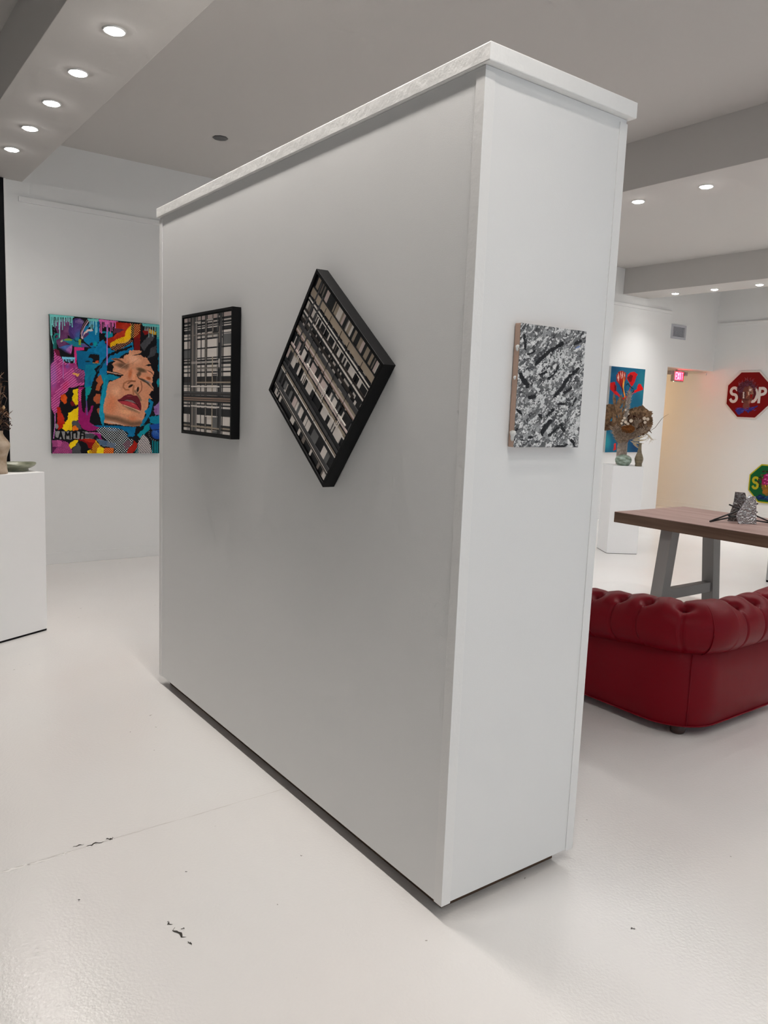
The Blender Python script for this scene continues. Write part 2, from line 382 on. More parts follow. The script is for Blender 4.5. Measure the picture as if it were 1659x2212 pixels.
warm = (1.0, 0.935, 0.872); cool = (1.0, 0.98, 0.965)
labsL = ['recessed round ceiling light, farthest and lowest of the lit row on the left beam', 'recessed round ceiling light, second lowest in the left beam row',
         'recessed round ceiling light, middle one of the five in the left beam row', 'recessed round ceiling light, second from the top in the left beam row',
         'large glowing recessed ceiling light, nearest of the five in the left beam row']
ys = [6.53, 5.94, 5.35, 4.765, 4.12]+[4.12-.61*k for k in range(1, 12)]
for i, y in enumerate(ys):
    if y < -2.6: continue
    downlight(1.290, y, labsL[i] if i < 5 else 'recessed ceiling light farther along the left beam, above the photographer', 'lights in the left beam', EL, warm)
# R1 row
ys1 = [6.70, 6.083, 5.47, 4.857, 4.244, 3.631]+[3.631-.613*k for k in range(1, 10)]
for i, y in enumerate(ys1):
    lab = 'recessed ceiling light hidden behind the partition in the near right beam'
    if i == 4: lab = 'recessed ceiling light just right of the partition edge, left of the near pair'
    if i == 5: lab = 'recessed ceiling light, right one of the near pair on the right side'
    if i > 5: lab = 'recessed ceiling light out of frame in the near right beam'
    if y < -2.6: continue
    downlight(5.62, y, lab, 'lights in the near right beam', ER1, cool)
ys2 = [6.836, 6.232, 5.60]+[5.60-.62*k for k in range(1, 13)]
for i, y in enumerate(ys2):
    lab = ['small far ceiling light, leftmost of the three above the air vent wall', 'small far ceiling light, middle of the three on the far beam',
           'small far ceiling light, rightmost of the three at the frame edge'][i] if i < 3 else 'recessed ceiling light out of frame in the far beam'
    if y < -2.6: continue
    downlight(10.06, y, lab, 'lights in the far beam', ER2, cool)

# warm lamp in the corridor
cl = empty('corridor_light', 'warm round ceiling light in the corridor beyond the exit sign', 'ceiling light', (11.35, 9.35, HO))
mb = MB(); mb.lathe([(.13, 0), (.13, -.03), (.11, -.045), (.02, -.05)], capt=True); mb.build('shade', mat('warm_shade', (1, .8, .5, 1), .4, emit=(1, .62, .26, 1), estr=7.0), cl)
pl = bpy.data.lights.new('corridor_glow', 'POINT'); pl.energy = 24; pl.color = (1.0, .60, .26); pl.shadow_soft_size = .12
po = bpy.data.objects.new('corridor_glow', pl); col.objects.link(po); po.parent = cl; po.location = (0, 0, -.18)

# ceiling plate
mb = MB(); mb.lathe([(.062, 0.0), (.062, -.006), (.055, -.009)], n=8, capt=True)
o = mb.build('ceiling_plate', M['greyplate']); o.location = (2.825, 6.29, HC); o.rotation_euler = (0, 0, R_(22)); tag(o, 'small grey octagonal cover plate on the ceiling left of the partition cap', 'ceiling plate')

# air vent
t = empty('air_vent', 'square grey air vent grille high on the far wall above the corridor opening', 'air vent', (11.128, YF, 2.904))
mb = MB()
for a, b in (((-.195, -.014, -.11), (-.155, 0, .11)), ((.155, -.014, -.11), (.195, 0, .11)), ((-.155, -.014, .075), (.155, 0, .11)), ((-.155, -.014, -.11), (.155, 0, -.075))): mb.box(a, b)
mb.build('frame', M['ventframe'], t, bevel=.002)
mb = MB(); mb.box((-.156, -.003, -.076), (.156, 0, .076)); mb.build('backing', M['ventdark'], t)
mb = MB()
for k in range(15):
    x = -.147+k*.021; mb.box((x, -.010, -.075), (x+.006, -.003, .075))
mb.build('louvers', M['ventframe'], t)

# ------------------------------------------------------------------ exit sign
es = empty('exit_sign', 'lit red EXIT sign hanging under the corridor ceiling', 'exit sign', (11.70, 7.78, HO))
mb = MB(); mb.box((-.14, -.028, -.195), (.15, .028, -.02)); mb.build('housing', M['exithouse'], es, bevel=.006)
mb = MB(); mb.box((-.03, -.02, -.02), (.04, .02, 0)); mb.build('canopy', M['exithouse'], es)
mb = MB(); mb.box((-.105, -.032, -.178), (.135, -.028, -.035)); plab(mb.build('face', M['exitred'], es), 'glowing red face')
mb = MB()
def stroke2(mb, pts, w, mt, t=.002, mi=0):
    for (a, b) in zip(pts[:-1], pts[1:]):
        t += .00012
        a = Vector((a[0], a[1])); b = Vector((b[0], b[1])); d = (b-a); L = d.length; d.normalize(); n = Vector((-d.y, d.x))*w/2; e = d*w/2*0.9
        q = [a-e-n, b+e-n, b+e+n, a-e+n]
        vs = [mt @ Vector((p.x, p.y, 0)) for p in q]+[mt @ Vector((p.x, p.y, t)) for p in q]
        mb.add(vs, [(0, 3, 2, 1), (4, 5, 6, 7), (0, 1, 5, 4), (1, 2, 6, 5), (2, 3, 7, 6), (3, 0, 4, 7)], mi)
def mt_from(o, ux, uy, uz): return Matrix(((ux[0], uy[0], uz[0], o[0]), (ux[1], uy[1], uz[1], o[1]), (ux[2], uy[2], uz[2], o[2]), (0, 0, 0, 1)))
mt = mt_from((-.095, -.032, -.165), (1, 0, 0), (0, 0, 1), (0, -1, 0))
Wd, Hh = .043, .115
GL = {'E': [[(Wd, 0), (0, 0), (0, Hh), (Wd, Hh)], [(0, Hh/2), (Wd*.8, Hh/2)]], 'X': [[(0, 0), (Wd, Hh)], [(Wd, 0), (0, Hh)]], 'I': [[(Wd/2, 0), (Wd/2, Hh)]], 'T': [[(Wd/2, 0), (Wd/2, Hh)], [(0, Hh), (Wd, Hh)]]}
for k, ch in enumerate('EXIT'):
    for st in GL[ch]: stroke2(mb, [(p[0]+k*.058-(.006 if ch == 'I' else 0), p[1]) for p in st], .014, mt)
mb.build('letters', M['exitpink'], es, fix=False)
for sx in (-1, 1):
    mb = MB(); x = .215 if sx > 0 else -.205
    mb.box((x-.035, -.03, -.09), (x+.035, .03, -.025)); mb.tube([(x*.65, 0, -.06), (x, 0, -.06)], .012)
    mb.build('emergency_lamp_head', M['exithouse'], es, bevel=.006)
mb = MB(); mb.lathe([(.006, -.2), (.006, -.194)], c=(-.13, -.026, 0), n=10, capt=True); mb.build('status_light', M['green_led'], es)
# glow of the sign
rl = bpy.data.lights.new('sign_glow', 'AREA'); rl.energy = 1.2; rl.color = (1, .12, .2); rl.shape = 'RECTANGLE'; rl.size = .2; rl.size_y = .12
ro = bpy.data.objects.new('sign_glow', rl); col.objects.link(ro); ro.parent = es; ro.location = (0, -.04, -.1); ro.rotation_euler = (R_(90), 0, 0)

# ------------------------------------------------------------------ pigment rasteriser (paint laid on a fine mesh)
def vnoise(X, Y, seed, freq):
    r = np.random.RandomState(seed); G = r.rand(64, 64)
    x = X*freq; y = Y*freq; xi = np.floor(x).astype(int); yi = np.floor(y).astype(int); fx = x-xi; fy = y-yi
    fx = fx*fx*(3-2*fx); fy = fy*fy*(3-2*fy)
    g = lambda a, b: G[a % 64, b % 64]
    return (g(xi, yi)*(1-fx)+g(xi+1, yi)*fx)*(1-fy)+(g(xi, yi+1)*(1-fx)+g(xi+1, yi+1)*fx)*fy
def homog(src, dst):
    A = []; B = []
    for (x, y), (u, v) in zip(src, dst):
        A.append([x, y, 1, 0, 0, 0, -u*x, -u*y]); B.append(u); A.append([0, 0, 0, x, y, 1, -v*x, -v*y]); B.append(v)
    h = np.linalg.solve(np.array(A, float), np.array(B, float)); return np.append(h, 1).reshape(3, 3)
class Art:
    def __init__(s, w, h, quad=None, bg=(20, 20, 20), rough=0.0):
        """quad: design coordinates of TL, TR, BR, BL"""
        s.w, s.h = w, h
        U, V = np.meshgrid(np.linspace(0, 1, w), np.linspace(0, 1, h))     # v down
        if quad is None: quad = [(0, 0), (1, 0), (1, 1), (0, 1)]
        Hm = homog([(0, 0), (1, 0), (1, 1), (0, 1)], quad)
        D = Hm[2, 0]*U+Hm[2, 1]*V+Hm[2, 2]
        s.X = (Hm[0, 0]*U+Hm[0, 1]*V+Hm[0, 2])/D; s.Y = (Hm[1, 0]*U+Hm[1, 1]*V+Hm[1, 2])/D
        s.C = np.zeros((h, w, 3)); s.C[:] = bg; s.A = np.zeros((h, w)); s.rough = rough; s.k = 1
        s.span = abs(quad[1][0]-quad[0][0])
    def warp(s, amt):
        s.k += 1
        if not amt: return s.X, s.Y
        f = 1.0/(amt*2.2)
        return s.X+(vnoise(s.X, s.Y, s.k, f)-.5)*amt*2, s.Y+(vnoise(s.X+99, s.Y+31, s.k+500, f)-.5)*amt*2
    def put(s, mask, colr, a=1.0):
        m = np.clip(mask*a, 0, 1)[..., None]; s.C = s.C*(1-m)+np.array(colr, float)*m; s.A = np.maximum(s.A, m[..., 0])
    def inside(s, pts, amt=None):
        X, Y = s.warp(s.rough if amt is None else amt); ins = np.zeros(X.shape, bool); n = len(pts)
        for i in range(n):
            x1, y1 = pts[i]; x2, y2 = pts[(i+1) % n]
            if y1 == y2: continue
            c = ((y1 > Y) != (y2 > Y)) & (X < (x2-x1)*(Y-y1)/(y2-y1)+x1); ins ^= c
        return ins.astype(float)
    def poly(s, pts, colr, amt=None, a=1.0, vary=0):
        m = s.inside(pts, amt)
        c = np.array(colr, float)
        if vary:
            nz = vnoise(s.X, s.Y, s.k+9, 12.0/s.span)*.6+vnoise(s.X, s.Y, s.k+19, 40.0/s.span)*.4-.5
            mm = (m*a)[..., None]; s.C = s.C*(1-mm)+np.clip(c+nz[..., None]*vary, 0, 255)*mm; s.A = np.maximum(s.A, m)
        else: s.put(m, c, a)
        return m
    def line(s, pts, w, colr, a=1.0, soft=0.0, amt=0.0, taper=False):
        X, Y = s.warp(amt); best = np.full(X.shape, 1e9); n = len(pts)-1
        for i in range(n):
            x1, y1 = pts[i]; x2, y2 = pts[i+1]; dx, dy = x2-x1, y2-y1; L = dx*dx+dy*dy+1e-9
            t = np.clip(((X-x1)*dx+(Y-y1)*dy)/L, 0, 1); d = np.hypot(X-x1-t*dx, Y-y1-t*dy)
            ww = w/2
            if taper: g = (i+t)/n; ww = w/2*np.sin(np.pi*np.clip(g, .08, .92))
            best = np.minimum(best, d-ww)
        if soft: m = np.clip(.5-best/soft, 0, 1)
        else: m = (best < 0).astype(float)
        s.put(m, colr, a); return m
    def ell(s, cx, cy, rx, ry, ang, colr, a=1.0, soft=1.0, amt=0.0):
        X, Y = s.warp(amt); c, n = math.cos(R_(ang)), math.sin(R_(ang))
        p = ((X-cx)*c+(Y-cy)*n)/rx; q = (-(X-cx)*n+(Y-cy)*c)/ry; d = np.sqrt(p*p+q*q)
        m = np.clip((1-d)/max(soft, 1e-3), 0, 1)
        if soft > .2: m = m*m*(3-2*m)
        s.put(m, colr, a); return m
    def hatch(s, pts, ang, per, duty, colr, amt=None, a=1.0, brk=0.0):
        m = s.inside(pts, amt); c, n = math.cos(R_(ang)), math.sin(R_(ang)); t = (-(s.X)*n+s.Y*c)/per
        k = ((t % 1) < duty).astype(float)
        if brk: k = k*(vnoise(s.X, s.Y, s.k+77, 22.0/s.span) > brk)
        s.put(m*k, colr, a)
    def dots(s, pts, ang, per, rad, colr, amt=None, a=1.0):
        m = s.inside(pts, amt); c, n = math.cos(R_(ang)), math.sin(R_(ang))
        p = ((s.X*c+s.Y*n)/per) % 1-.5; q = ((-s.X*n+s.Y*c)/per) % 1-.5
        s.put(m*(np.hypot(p, q) < rad), colr, a)
    def drips(s, x0, x1, y, n, lmin, lmax, w, colr, seed):
        r = random.Random(seed)
        for i in range(n):
            x = x0+(x1-x0)*(i+.5+r.uniform(-.3, .3))/n; L = r.uniform(lmin, lmax); ww = w*r.uniform(.7, 1.3)
            s.line([(x, y), (x+r.uniform(-3, 3), y+L)], ww, colr); s.ell(x, y+L, ww*.75, ww*1.2, 0, colr, soft=.1)
    def grain(s, amp, freq, seed=5):
        nz = vnoise(s.X, s.Y, seed, freq/s.span)-.5; s.C = np.clip(s.C*(1+nz[..., None]*amp), 0, 255)
    def mesh(s, name, origin, ux, uy, W, Hh, m, parent, masked=False, height=None, gain=1.0):
        """origin = top-left corner; ux right, uy down; W,Hh metres"""
        o = Vector(origin); ux = Vector(ux); uy = Vector(uy); nrm = uy.cross(ux).normalized() * 1.0
        U, V = np.meshgrid(np.linspace(0, W, s.w), np.linspace(0, Hh, s.h))
        P = np.array(o)[None, None]+U[..., None]*np.array(ux)+V[..., None]*np.array(uy)
        if height is not None: P = P+height[..., None]*np.array(nrm)
        idx = np.arange(s.w*s.h).reshape(s.h, s.w)
        q = np.stack([idx[:-1, :-1], idx[1:, :-1], idx[1:, 1:], idx[:-1, 1:]], -1).reshape(-1, 4)
        if masked:
            a = s.A; keep = ((a[:-1, :-1]+a[1:, :-1]+a[1:, 1:]+a[:-1, 1:])/4 > .5).reshape(-1); q = q[keep]
        me = bpy.data.meshes.new(name); nv = s.w*s.h
        me.vertices.add(nv); me.vertices.foreach_set('co', P.reshape(-1).astype(np.float32))
        nf = len(q); me.loops.add(nf*4); me.loops.foreach_set('vertex_index', q.reshape(-1).astype(np.int32))
        me.polygons.add(nf); me.polygons.foreach_set('loop_start', (np.arange(nf)*4).astype(np.int32)); me.polygons.foreach_set('loop_total', np.full(nf, 4, np.int32))
        me.update(calc_edges=True); me.validate()
        ca = me.color_attributes.new('pigment', 'FLOAT_COLOR', 'POINT')
        c = np.clip(s.C/255, 0, 1); c = np.where(c <= .04045, c/12.92, ((c+.055)/1.055)**2.4)*gain
        c4 = np.concatenate([c, np.ones((s.h, s.w, 1))], -1).reshape(-1).astype(np.float32)
        if masked:
            bm = bmesh.new(); bm.from_mesh(me)
            loose = [v for v in bm.verts if not v.link_faces]
            lay = bm.verts.layers.float_color['pigment']; bm.verts.ensure_lookup_table()
            cc = c4.reshape(-1, 4)
            for i, v in enumerate(bm.verts): v[lay] = cc[i]
            bmesh.ops.delete(bm, geom=loose, context='VERTS'); bm.to_mesh(me); bm.free()
        else: ca.data.foreach_set('color', c4)
        me.materials.append(m)
        ob = bpy.data.objects.new(name, me); col.objects.link(ob); ob.parent = parent; return ob
# ------------------------------------------------------------------ painting of a woman's face
def face_painting(parent, W, Hh, org):
    A = Art(430, 530, [(92, 107), (1552, 246), (1550, 1960), (128, 1950)], (13, 12, 17), rough=7)
    K = (12, 11, 16); TEAL = (0, 122, 150); BLUE = (0, 108, 152)
    A.poly([(150, 200), (360, 150), (360, 480), (300, 560), (215, 560), (150, 380)], (92, 48, 88), vary=60)
    A.poly([(150, 250), (200, 380), (160, 420)], K); A.poly([(330, 380), (370, 420), (330, 440)], K)
    A.line([(150, 560), (150, 400), (170, 370), (210, 370), (215, 420), (170, 440)], 22, (24, 112, 108))
    A.line([(172, 440), (176, 560)], 16, (24, 96, 96))
    # wing fans
    A.ell(445, 300, 105, 155, 12, (64, 44, 104), soft=.08, amt=8)
    A.ell(470, 380, 70, 90, 20, (30, 88, 140), soft=.9); A.ell(455, 440, 60, 45, 0, (12, 120, 140), soft=.8)
    for k in range(17):
        a = R_(-150+k*7.2); A.line([(480+40*math.cos(a), 470+40*math.sin(a)), (470+150*math.cos(a)*.8, 470+310*math.sin(a))], 6, (108, 84, 150), a=.55, taper=True)
    for k in range(7):
        x = 432+k*17; A.line([(x, 165+abs(k-3)*4), (x+6, 235)], 5, (190, 160, 190), a=.8, taper=True)
    A.line([(590, 165), (540, 240), (505, 330), (495, 430)], 26, (24, 16, 18)); A.line([(604, 190), (552, 268), (514, 350), (508, 420)], 11, (190, 160, 176), soft=3)
    A.line([(585, 180), (525, 270), (497, 370)], 7, (150, 110, 110), soft=3)
    # blue block upper centre
    A.poly([(545, 300), (590, 250), (640, 190), (740, 190), (744, 470), (725, 480), (700, 545), (640, 545), (560, 480), (525, 430)], BLUE, vary=20)
    A.poly([(640, 235), (668, 250), (660, 320), (600, 330), (590, 300)], K); A.line([(560, 330), (650, 215)], 10, (70, 120, 160), soft=4)
    A.poly([(548, 348), (590, 305), (650, 302), (662, 322), (640, 334), (600, 330), (560, 380), (520, 440), (512, 420)], (205, 182, 176), 5)
    A.poly([(530, 400), (560, 360), (600, 345), (606, 370), (570, 410), (530, 432)], (74, 46, 88), 5)
    A.poly([(620, 490), (660, 480), (660, 520), (615, 520)], (52, 34, 50)); A.ell(690, 500, 34, 50, 0, (0, 142, 140), soft=.8)
    # bird body
    A.poly([(238, 462), (275, 440), (330, 428), (400, 438), (430, 470), (500, 480), (560, 500), (600, 540), (540, 548), (440, 545), (380, 520), (300, 470)], (20, 112, 130), 4)
    A.poly([(270, 446), (330, 428), (390, 440), (380, 462), (300, 456)], (104, 140, 48), 4); A.poly([(470, 440), (505, 440), (500, 520), (470, 512)], (120, 140, 40), 4)
    A.poly([(228, 470), (262, 440), (262, 470), (244, 482)], (160, 158, 140), 3)
    A.poly([(500, 500), (560, 500), (620, 545), (520, 545)], (84, 74, 130), 4)
    for k in range(14):
        f = k/13; x2 = 215+150*f; y2 = 560+90*f-20*abs(f-.5); cc = (int(40+120*f), int(90-30*f), int(150-10*f))
        A.line([(390, 505+14*f), (x2, y2)], 17, cc, soft=3, taper=True)
        A.line([(380, 508+14*f), (x2+8, y2-6)], 4, (200, 150, 190) if f > .4 else (90, 130, 180), a=.8, taper=True)
    A.line([(560, 500), (740, 640)], 6, K); A.line([(380, 530), (460, 548), (560, 545), (640, 560)], 6, K)
    # magenta bracket
    A.poly([(413, 542), (545, 548), (545, 580), (450, 590), (445, 760), (418, 760)], (190, 44, 110), 3)
    # big blue areas
    A.poly([(745, 460), (800, 440), (850, 560), (1000, 560), (1100, 500), (1180, 430), (1195, 580), (1060, 640), (980, 700), (850, 760), (840, 900), (800, 1000), (740, 960), (690, 900), (650, 1080), (560, 1270), (552, 900), (500, 760), (560, 640), (600, 560), (700, 545)], BLUE, vary=36)
    A.poly([(440, 586), (640, 606), (745, 640), (742, 760), (700, 800), (600, 880), (545, 850), (470, 826), (450, 700)], (0, 90, 128), 2, vary=10)
    A.poly([(560, 780), (740, 770), (700, 900), (600, 1020), (555, 1100)], (0, 112, 140), 4, vary=20)
    A.poly([(628, 636), (744, 645), (744, 755), (690, 765), (648, 740), (662, 700), (600, 680)], (16, 14, 16), 6)
    A.poly([(690, 725), (735, 720), (735, 748), (688, 750)], (180, 66, 34), 5); A.line([(660, 752), (744, 756)], 6, (200, 160, 90)); A.ell(590, 733, 40, 12, 0, (14, 30, 36), soft=.4)
    A.poly([(560, 1075), (655, 1060), (640, 1110), (610, 1180), (570, 1260)], (0, 134, 132), 5)
    for k in range(9): A.line([(565+k*9, 1000+k*8), (640, 900+k*22)], 5, (0, 60, 84), a=.8, taper=True)
    # small cluster of teal and black around the red corner
    A.poly([(745, 350), (780, 330), (845, 380), (800, 440), (745, 470)], K); A.ell(870, 380, 60, 48, 10, (0, 128, 146), soft=.15, amt=12); A.ell(810, 345, 40, 16, 0, (0, 110, 134), soft=.3)
    # red, orange, yellow band
    A.poly([(820, 480), (850, 430), (930, 400), (1000, 330), (945, 270), (940, 205), (1180, 228), (1180, 320), (1100, 400), (940, 500), (880, 540)], (160, 34, 12), 6, vary=44)
    A.poly([(930, 290), (1020, 300), (1080, 310), (1000, 350), (930, 360)], (86, 40, 60), 6)
    A.poly([(885, 530), (890, 490), (990, 430), (1080, 400), (1090, 330), (1140, 270), (1168, 255), (1165, 420), (1120, 480), (1040, 500), (950, 540), (915, 560)], (222, 172, 8), 6, vary=20)
    A.poly([(885, 545), (980, 500), (1100, 490), (1180, 400), (1180, 470), (1080, 540), (960, 600), (905, 580)], (46, 14, 14), 8)
    A.dots([(890, 480), (1060, 400), (1080, 470), (900, 540)], 30, 19, .22, (30, 16, 10)); A.dots([(885, 545), (1000, 490), (1170, 420), (1190, 470), (960, 610)], 30, 20, .26, (206, 150, 110))
    A.poly([(1165, 228), (1215, 230), (1210, 440), (1160, 450)], (18, 12, 12)); A.poly([(1205, 232), (1305, 240), (1300, 395), (1278, 585), (1205, 580), (1200, 420)], (126, 22, 10), 4, vary=36)
    A.poly([(1200, 420), (1278, 420), (1275, 585), (1205, 580)], (104, 8, 14), 4)
    A.dots([(1150, 230), (1290, 236), (1280, 330), (1240, 400), (1150, 430)], 52, 21, .27, (224, 176, 96))
    A.poly([(1286, 240), (1330, 250), (1320, 420), (1300, 580), (1280, 590)], K, 5)
    # right top
    A.poly([(1318, 330), (1400, 280), (1440, 320), (1400, 360), (1340, 380)], (120, 14, 14), 8)
    A.poly([(1400, 300), (1500, 340), (1500, 384), (1450, 372), (1400, 350)], (190, 140, 24), 8)
    A.poly([(1282, 510), (1330, 455), (1390, 400), (1400, 370), (1460, 370), (1480, 410), (1420, 480), (1370, 540), (1345, 600), (1310, 570)], (62, 62, 66), 8, vary=16)
    A.poly([(1395, 690), (1372, 690), (1400, 640), (1420, 560), (1500, 520), (1503, 640), (1440, 670)], (58, 58, 62), 8, vary=16)
    A.poly([(1500, 262), (1552, 268), (1552, 900), (1520, 860), (1490, 760), (1505, 620)], (0, 104, 128), 4, vary=14); A.poly([(1500, 262), (1552, 268), (1552, 440), (1508, 430)], (40, 150, 152), 3)
    # pink hatch field
    pk = [(148, 570), (205, 590), (250, 700), (320, 760), (440, 750), (465, 830), (552, 860), (548, 1045), (450, 1065), (345, 1085), (320, 1145), (240, 1180), (232, 1270), (190, 1400), (150, 1430), (100, 1300), (100, 800), (150, 720)]
    A.poly(pk, (150, 52, 112), 9, vary=40); A.ell(140, 900, 70, 260, 0, (126, 84, 156), a=.8, soft=.8); A.ell(300, 1060, 60, 110, 30, (178, 18, 72), a=.8, soft=.8); A.ell(260, 860, 90, 90, 0, (196, 76, 150), a=.55, soft=.9)
    A.hatch(pk, -38, 27, .33, (216, 112, 168), 5, .85, .30); A.hatch([(400, 820), (552, 850), (550, 1010), (450, 1020)], 0, 16, .4, (14, 44, 64), 5, .9)
    A.ell(440, 905, 46, 22, 10, (210, 150, 80), soft=.3, amt=14); A.ell(330, 800, 40, 60, 0, (96, 76, 150), a=.6, soft=.8, amt=14)
    A.poly([(155, 560), (210, 580), (240, 660), (180, 660)], (96, 14, 44), 9)
    A.poly([(250, 672), (428, 680), (420, 706), (262, 704)], (112, 182, 208), 3); A.drips(268, 420, 704, 8, 12, 45, 8, (112, 178, 206), 3); A.line([(266, 700), (272, 960)], 6, (140, 130, 190), a=.8)
    # lower left blocks
    A.poly([(232, 1200), (320, 1130), (470, 1070), (560, 1080), (560, 1400), (470, 1400), (330, 1520), (290, 1520), (235, 1340)], K, 8)
    A.poly([(240, 1180), (290, 1160), (320, 1200), (315, 1280), (290, 1300), (240, 1250)], (196, 72, 14), 8, vary=40)
    A.poly([(392, 1120), (466, 1092), (467, 1300), (440, 1322), (400, 1280), (382, 1210), (410, 1170)], (222, 188, 6), 7, vary=24); A.poly([(366, 1280), (395, 1250), (432, 1310), (390, 1330)], (104, 8, 16), 6)
    A.poly([(190, 1330), (236, 1345), (246, 1400), (285, 1480), (290, 1560), (262, 1620), (210, 1640), (190, 1500)], (164, 26, 10), 8, vary=26)
    A.poly([(262, 1620), (276, 1570), (330, 1500), (338, 1420), (372, 1400), (400, 1375), (468, 1335), (470, 1515), (392, 1525), (386, 1590), (392, 1640), (300, 1656)], (224, 186, 6), 7, vary=26)
    A.poly([(386, 1520), (475, 1520), (510, 1630), (450, 1640), (440, 1590), (390, 1580)], (70, 70, 74), 6); A.poly([(384, 1600), (440, 1575), (478, 1640), (400, 1652)], (214, 104, 14), 7)
    # magenta splash and blacks
    A.poly([(640, 1150), (750, 1140), (700, 1220), (740, 1330), (700, 1400), (765, 1500), (790, 1580), (650, 1570), (600, 1520), (590, 1300), (590, 1200)], K, 12)
    A.poly([(690, 960), (765, 915), (798, 1000), (760, 1060), (742, 1130), (690, 1115), (720, 1030)], (164, 84, 50), 8, vary=20); A.poly([(700, 1160), (762, 1170), (760, 1290), (700, 1290), (662, 1250)], (158, 78, 46), 9, vary=20); A.poly([(710, 1370), (760, 1340), (780, 1460), (735, 1440)], (140, 74, 50), 8)
    A.poly([(468, 1070), (552, 1078), (500, 1130), (505, 1250), (520, 1390), (552, 1410), (575, 1280), (600, 1420), (625, 1370), (640, 1320), (668, 1322), (650, 1400), (625, 1460), (612, 1540), (690, 1590), (750, 1610), (700, 1650), (600, 1660), (520, 1620), (470, 1530)], (136, 16, 88), 5, vary=14)
    A.hatch([(468, 1100), (515, 1110), (505, 1260), (470, 1260)], -38, 20, .5, (216, 90, 150)); A.line([(575, 1260), (585, 1440)], 16, (96, 70, 130), soft=4)
    A.poly([(540, 1120), (556, 1120), (556, 1420), (530, 1400), (520, 1180)], (16, 14, 16), 4)
    # face
    face = [(1135, 600), (1150, 580), (1175, 590), (1195, 574), (1210, 592), (1262, 582), (1312, 600), (1290, 622), (1250, 640), (1300, 650), (1340, 690), (1345, 670), (1382, 700), (1400, 740), (1424, 765), (1360, 790), (1420, 800), (1452, 850), (1472, 905), (1458, 925), (1440, 950), (1450, 1000), (1440, 1040), (1462, 1100), (1455, 1140), (1402, 1180), (1444, 1238), (1396, 1222), (1392, 1330), (1360, 1400), (1330, 1500), (1290, 1590), (1210, 1606), (1100, 1592), (960, 1570), (830, 1560), (790, 1540), (780, 1400), (800, 1280), (832, 1180), (850, 1060), (880, 1000), (930, 990), (1010, 955), (1060, 915), (960, 905), (850, 880), (838, 860), (920, 866), (935, 800), (900, 770), (960, 735), (900, 700), (960, 690), (1060, 700), (1080, 650), (1130, 640)]
    sk = A.poly(face, (196, 134, 102), 6)
    B = A.C.copy()
    E_ = lambda *a, **k: A.ell(*a, **k)
    E_(1200, 700, 150, 90, 20, (222, 168, 136), a=.8, soft=.9); E_(900, 1300, 120, 220, 10, (196, 112, 74), a=.75, soft=.9); E_(1380, 1200, 80, 160, 0, (190, 126, 92), a=.6, soft=.9)
    E_(960, 1130, 90, 110, 0, (214, 156, 122), a=.8, soft=.9); E_(1150, 900, 40, 110, 10, (176, 88, 48), a=.75, soft=.9); E_(1195, 930, 34, 120, 8, (216, 150, 114), a=.7, soft=.9)
    E_(1040, 790, 110, 60, 12, (92, 66, 50), a=.9, soft=.85); E_(985, 830, 60, 36, 20, (192, 140, 116), a=.85, soft=.8); E_(1110, 800, 40, 80, 20, (100, 70, 52), a=.6, soft=.9)
    A.line([(870, 722), (925, 702), (985, 708), (1040, 738), (1104, 780)], 26, (74, 46, 32), a=.85, soft=16, taper=True)
    A.line([(880, 800), (920, 782), (980, 780), (1040, 800)], 12, (130, 92, 66), a=.7, soft=8, taper=True)
    A.line([(930, 862), (1000, 842), (1070, 790), (1160, 740), (1240, 680)], 3, (216, 180, 150), a=.8); A.line([(1090, 790), (1180, 760), (1260, 700)], 3, (110, 66, 50), a=.8)
    A.line([(838, 858), (900, 872), (980, 888), (1062, 914)], 12, (24, 16, 16), soft=4, taper=True); A.line([(860, 872), (950, 890), (1030, 912)], 5, (216, 200, 186), taper=True); A.line([(870, 884), (950, 902), (1030, 915)], 8, (92, 62, 48), soft=4, taper=True)
    A.line([(1180, 655), (1240, 645), (1310, 630)], 12, K, taper=True); A.line([(1345, 795), (1400, 775), (1470, 790)], 14, K, taper=True)
    E_(1300, 850, 95, 38, 18, (88, 66, 46), a=.95, soft=.7); E_(1270, 900, 40, 60, 20, (84, 62, 46), a=.9, soft=.8); E_(1405, 880, 50, 26, 30, (214, 140, 108), a=.9, soft=.7)
    A.line([(1370, 850), (1430, 880), (1465, 925)], 12, (70, 44, 34), a=.9, soft=6, taper=True)
    E_(1340, 950, 85, 40, 18, (206, 136, 100), a=.9, soft=.6); E_(1395, 960, 46, 28, 20, (150, 72, 36), a=.9, soft=.7)
    A.line([(1262, 958), (1310, 978), (1370, 1010), (1450, 1100)], 30, (66, 54, 44), a=.95, soft=12, taper=True); A.line([(1240, 905), (1256, 950), (1290, 972)], 8, (54, 34, 24), soft=5)
    A.line([(1335, 985), (1390, 1010), (1440, 1030)], 14, (110, 116, 128), a=.9, soft=6, taper=True)
    # nose
    A.line([(1230, 940), (1215, 1000), (1170, 990), (1110, 1000), (1066, 1030), (1060, 1080), (1090, 1112), (1130, 1112)], 18, (130, 74, 44), a=.7, soft=14)
    E_(1215, 960, 50, 60, 0, (218, 146, 108), a=.7, soft=.8); A.line([(1120, 1030), (1160, 1002), (1215, 998)], 14, (96, 54, 34), a=.7, soft=10)
    E_(1157, 1062, 42, 18, -32, (34, 20, 14), soft=.35); E_(1252, 1108, 19, 42, 10, (42, 26, 20), soft=.35)
    A.line([(1232, 1080), (1230, 1130), (1245, 1160)], 4, (216, 176, 150)); A.line([(1292, 1000), (1306, 1060), (1300, 1120), (1262, 1164)], 12, (124, 70, 48), a=.85, soft=8)
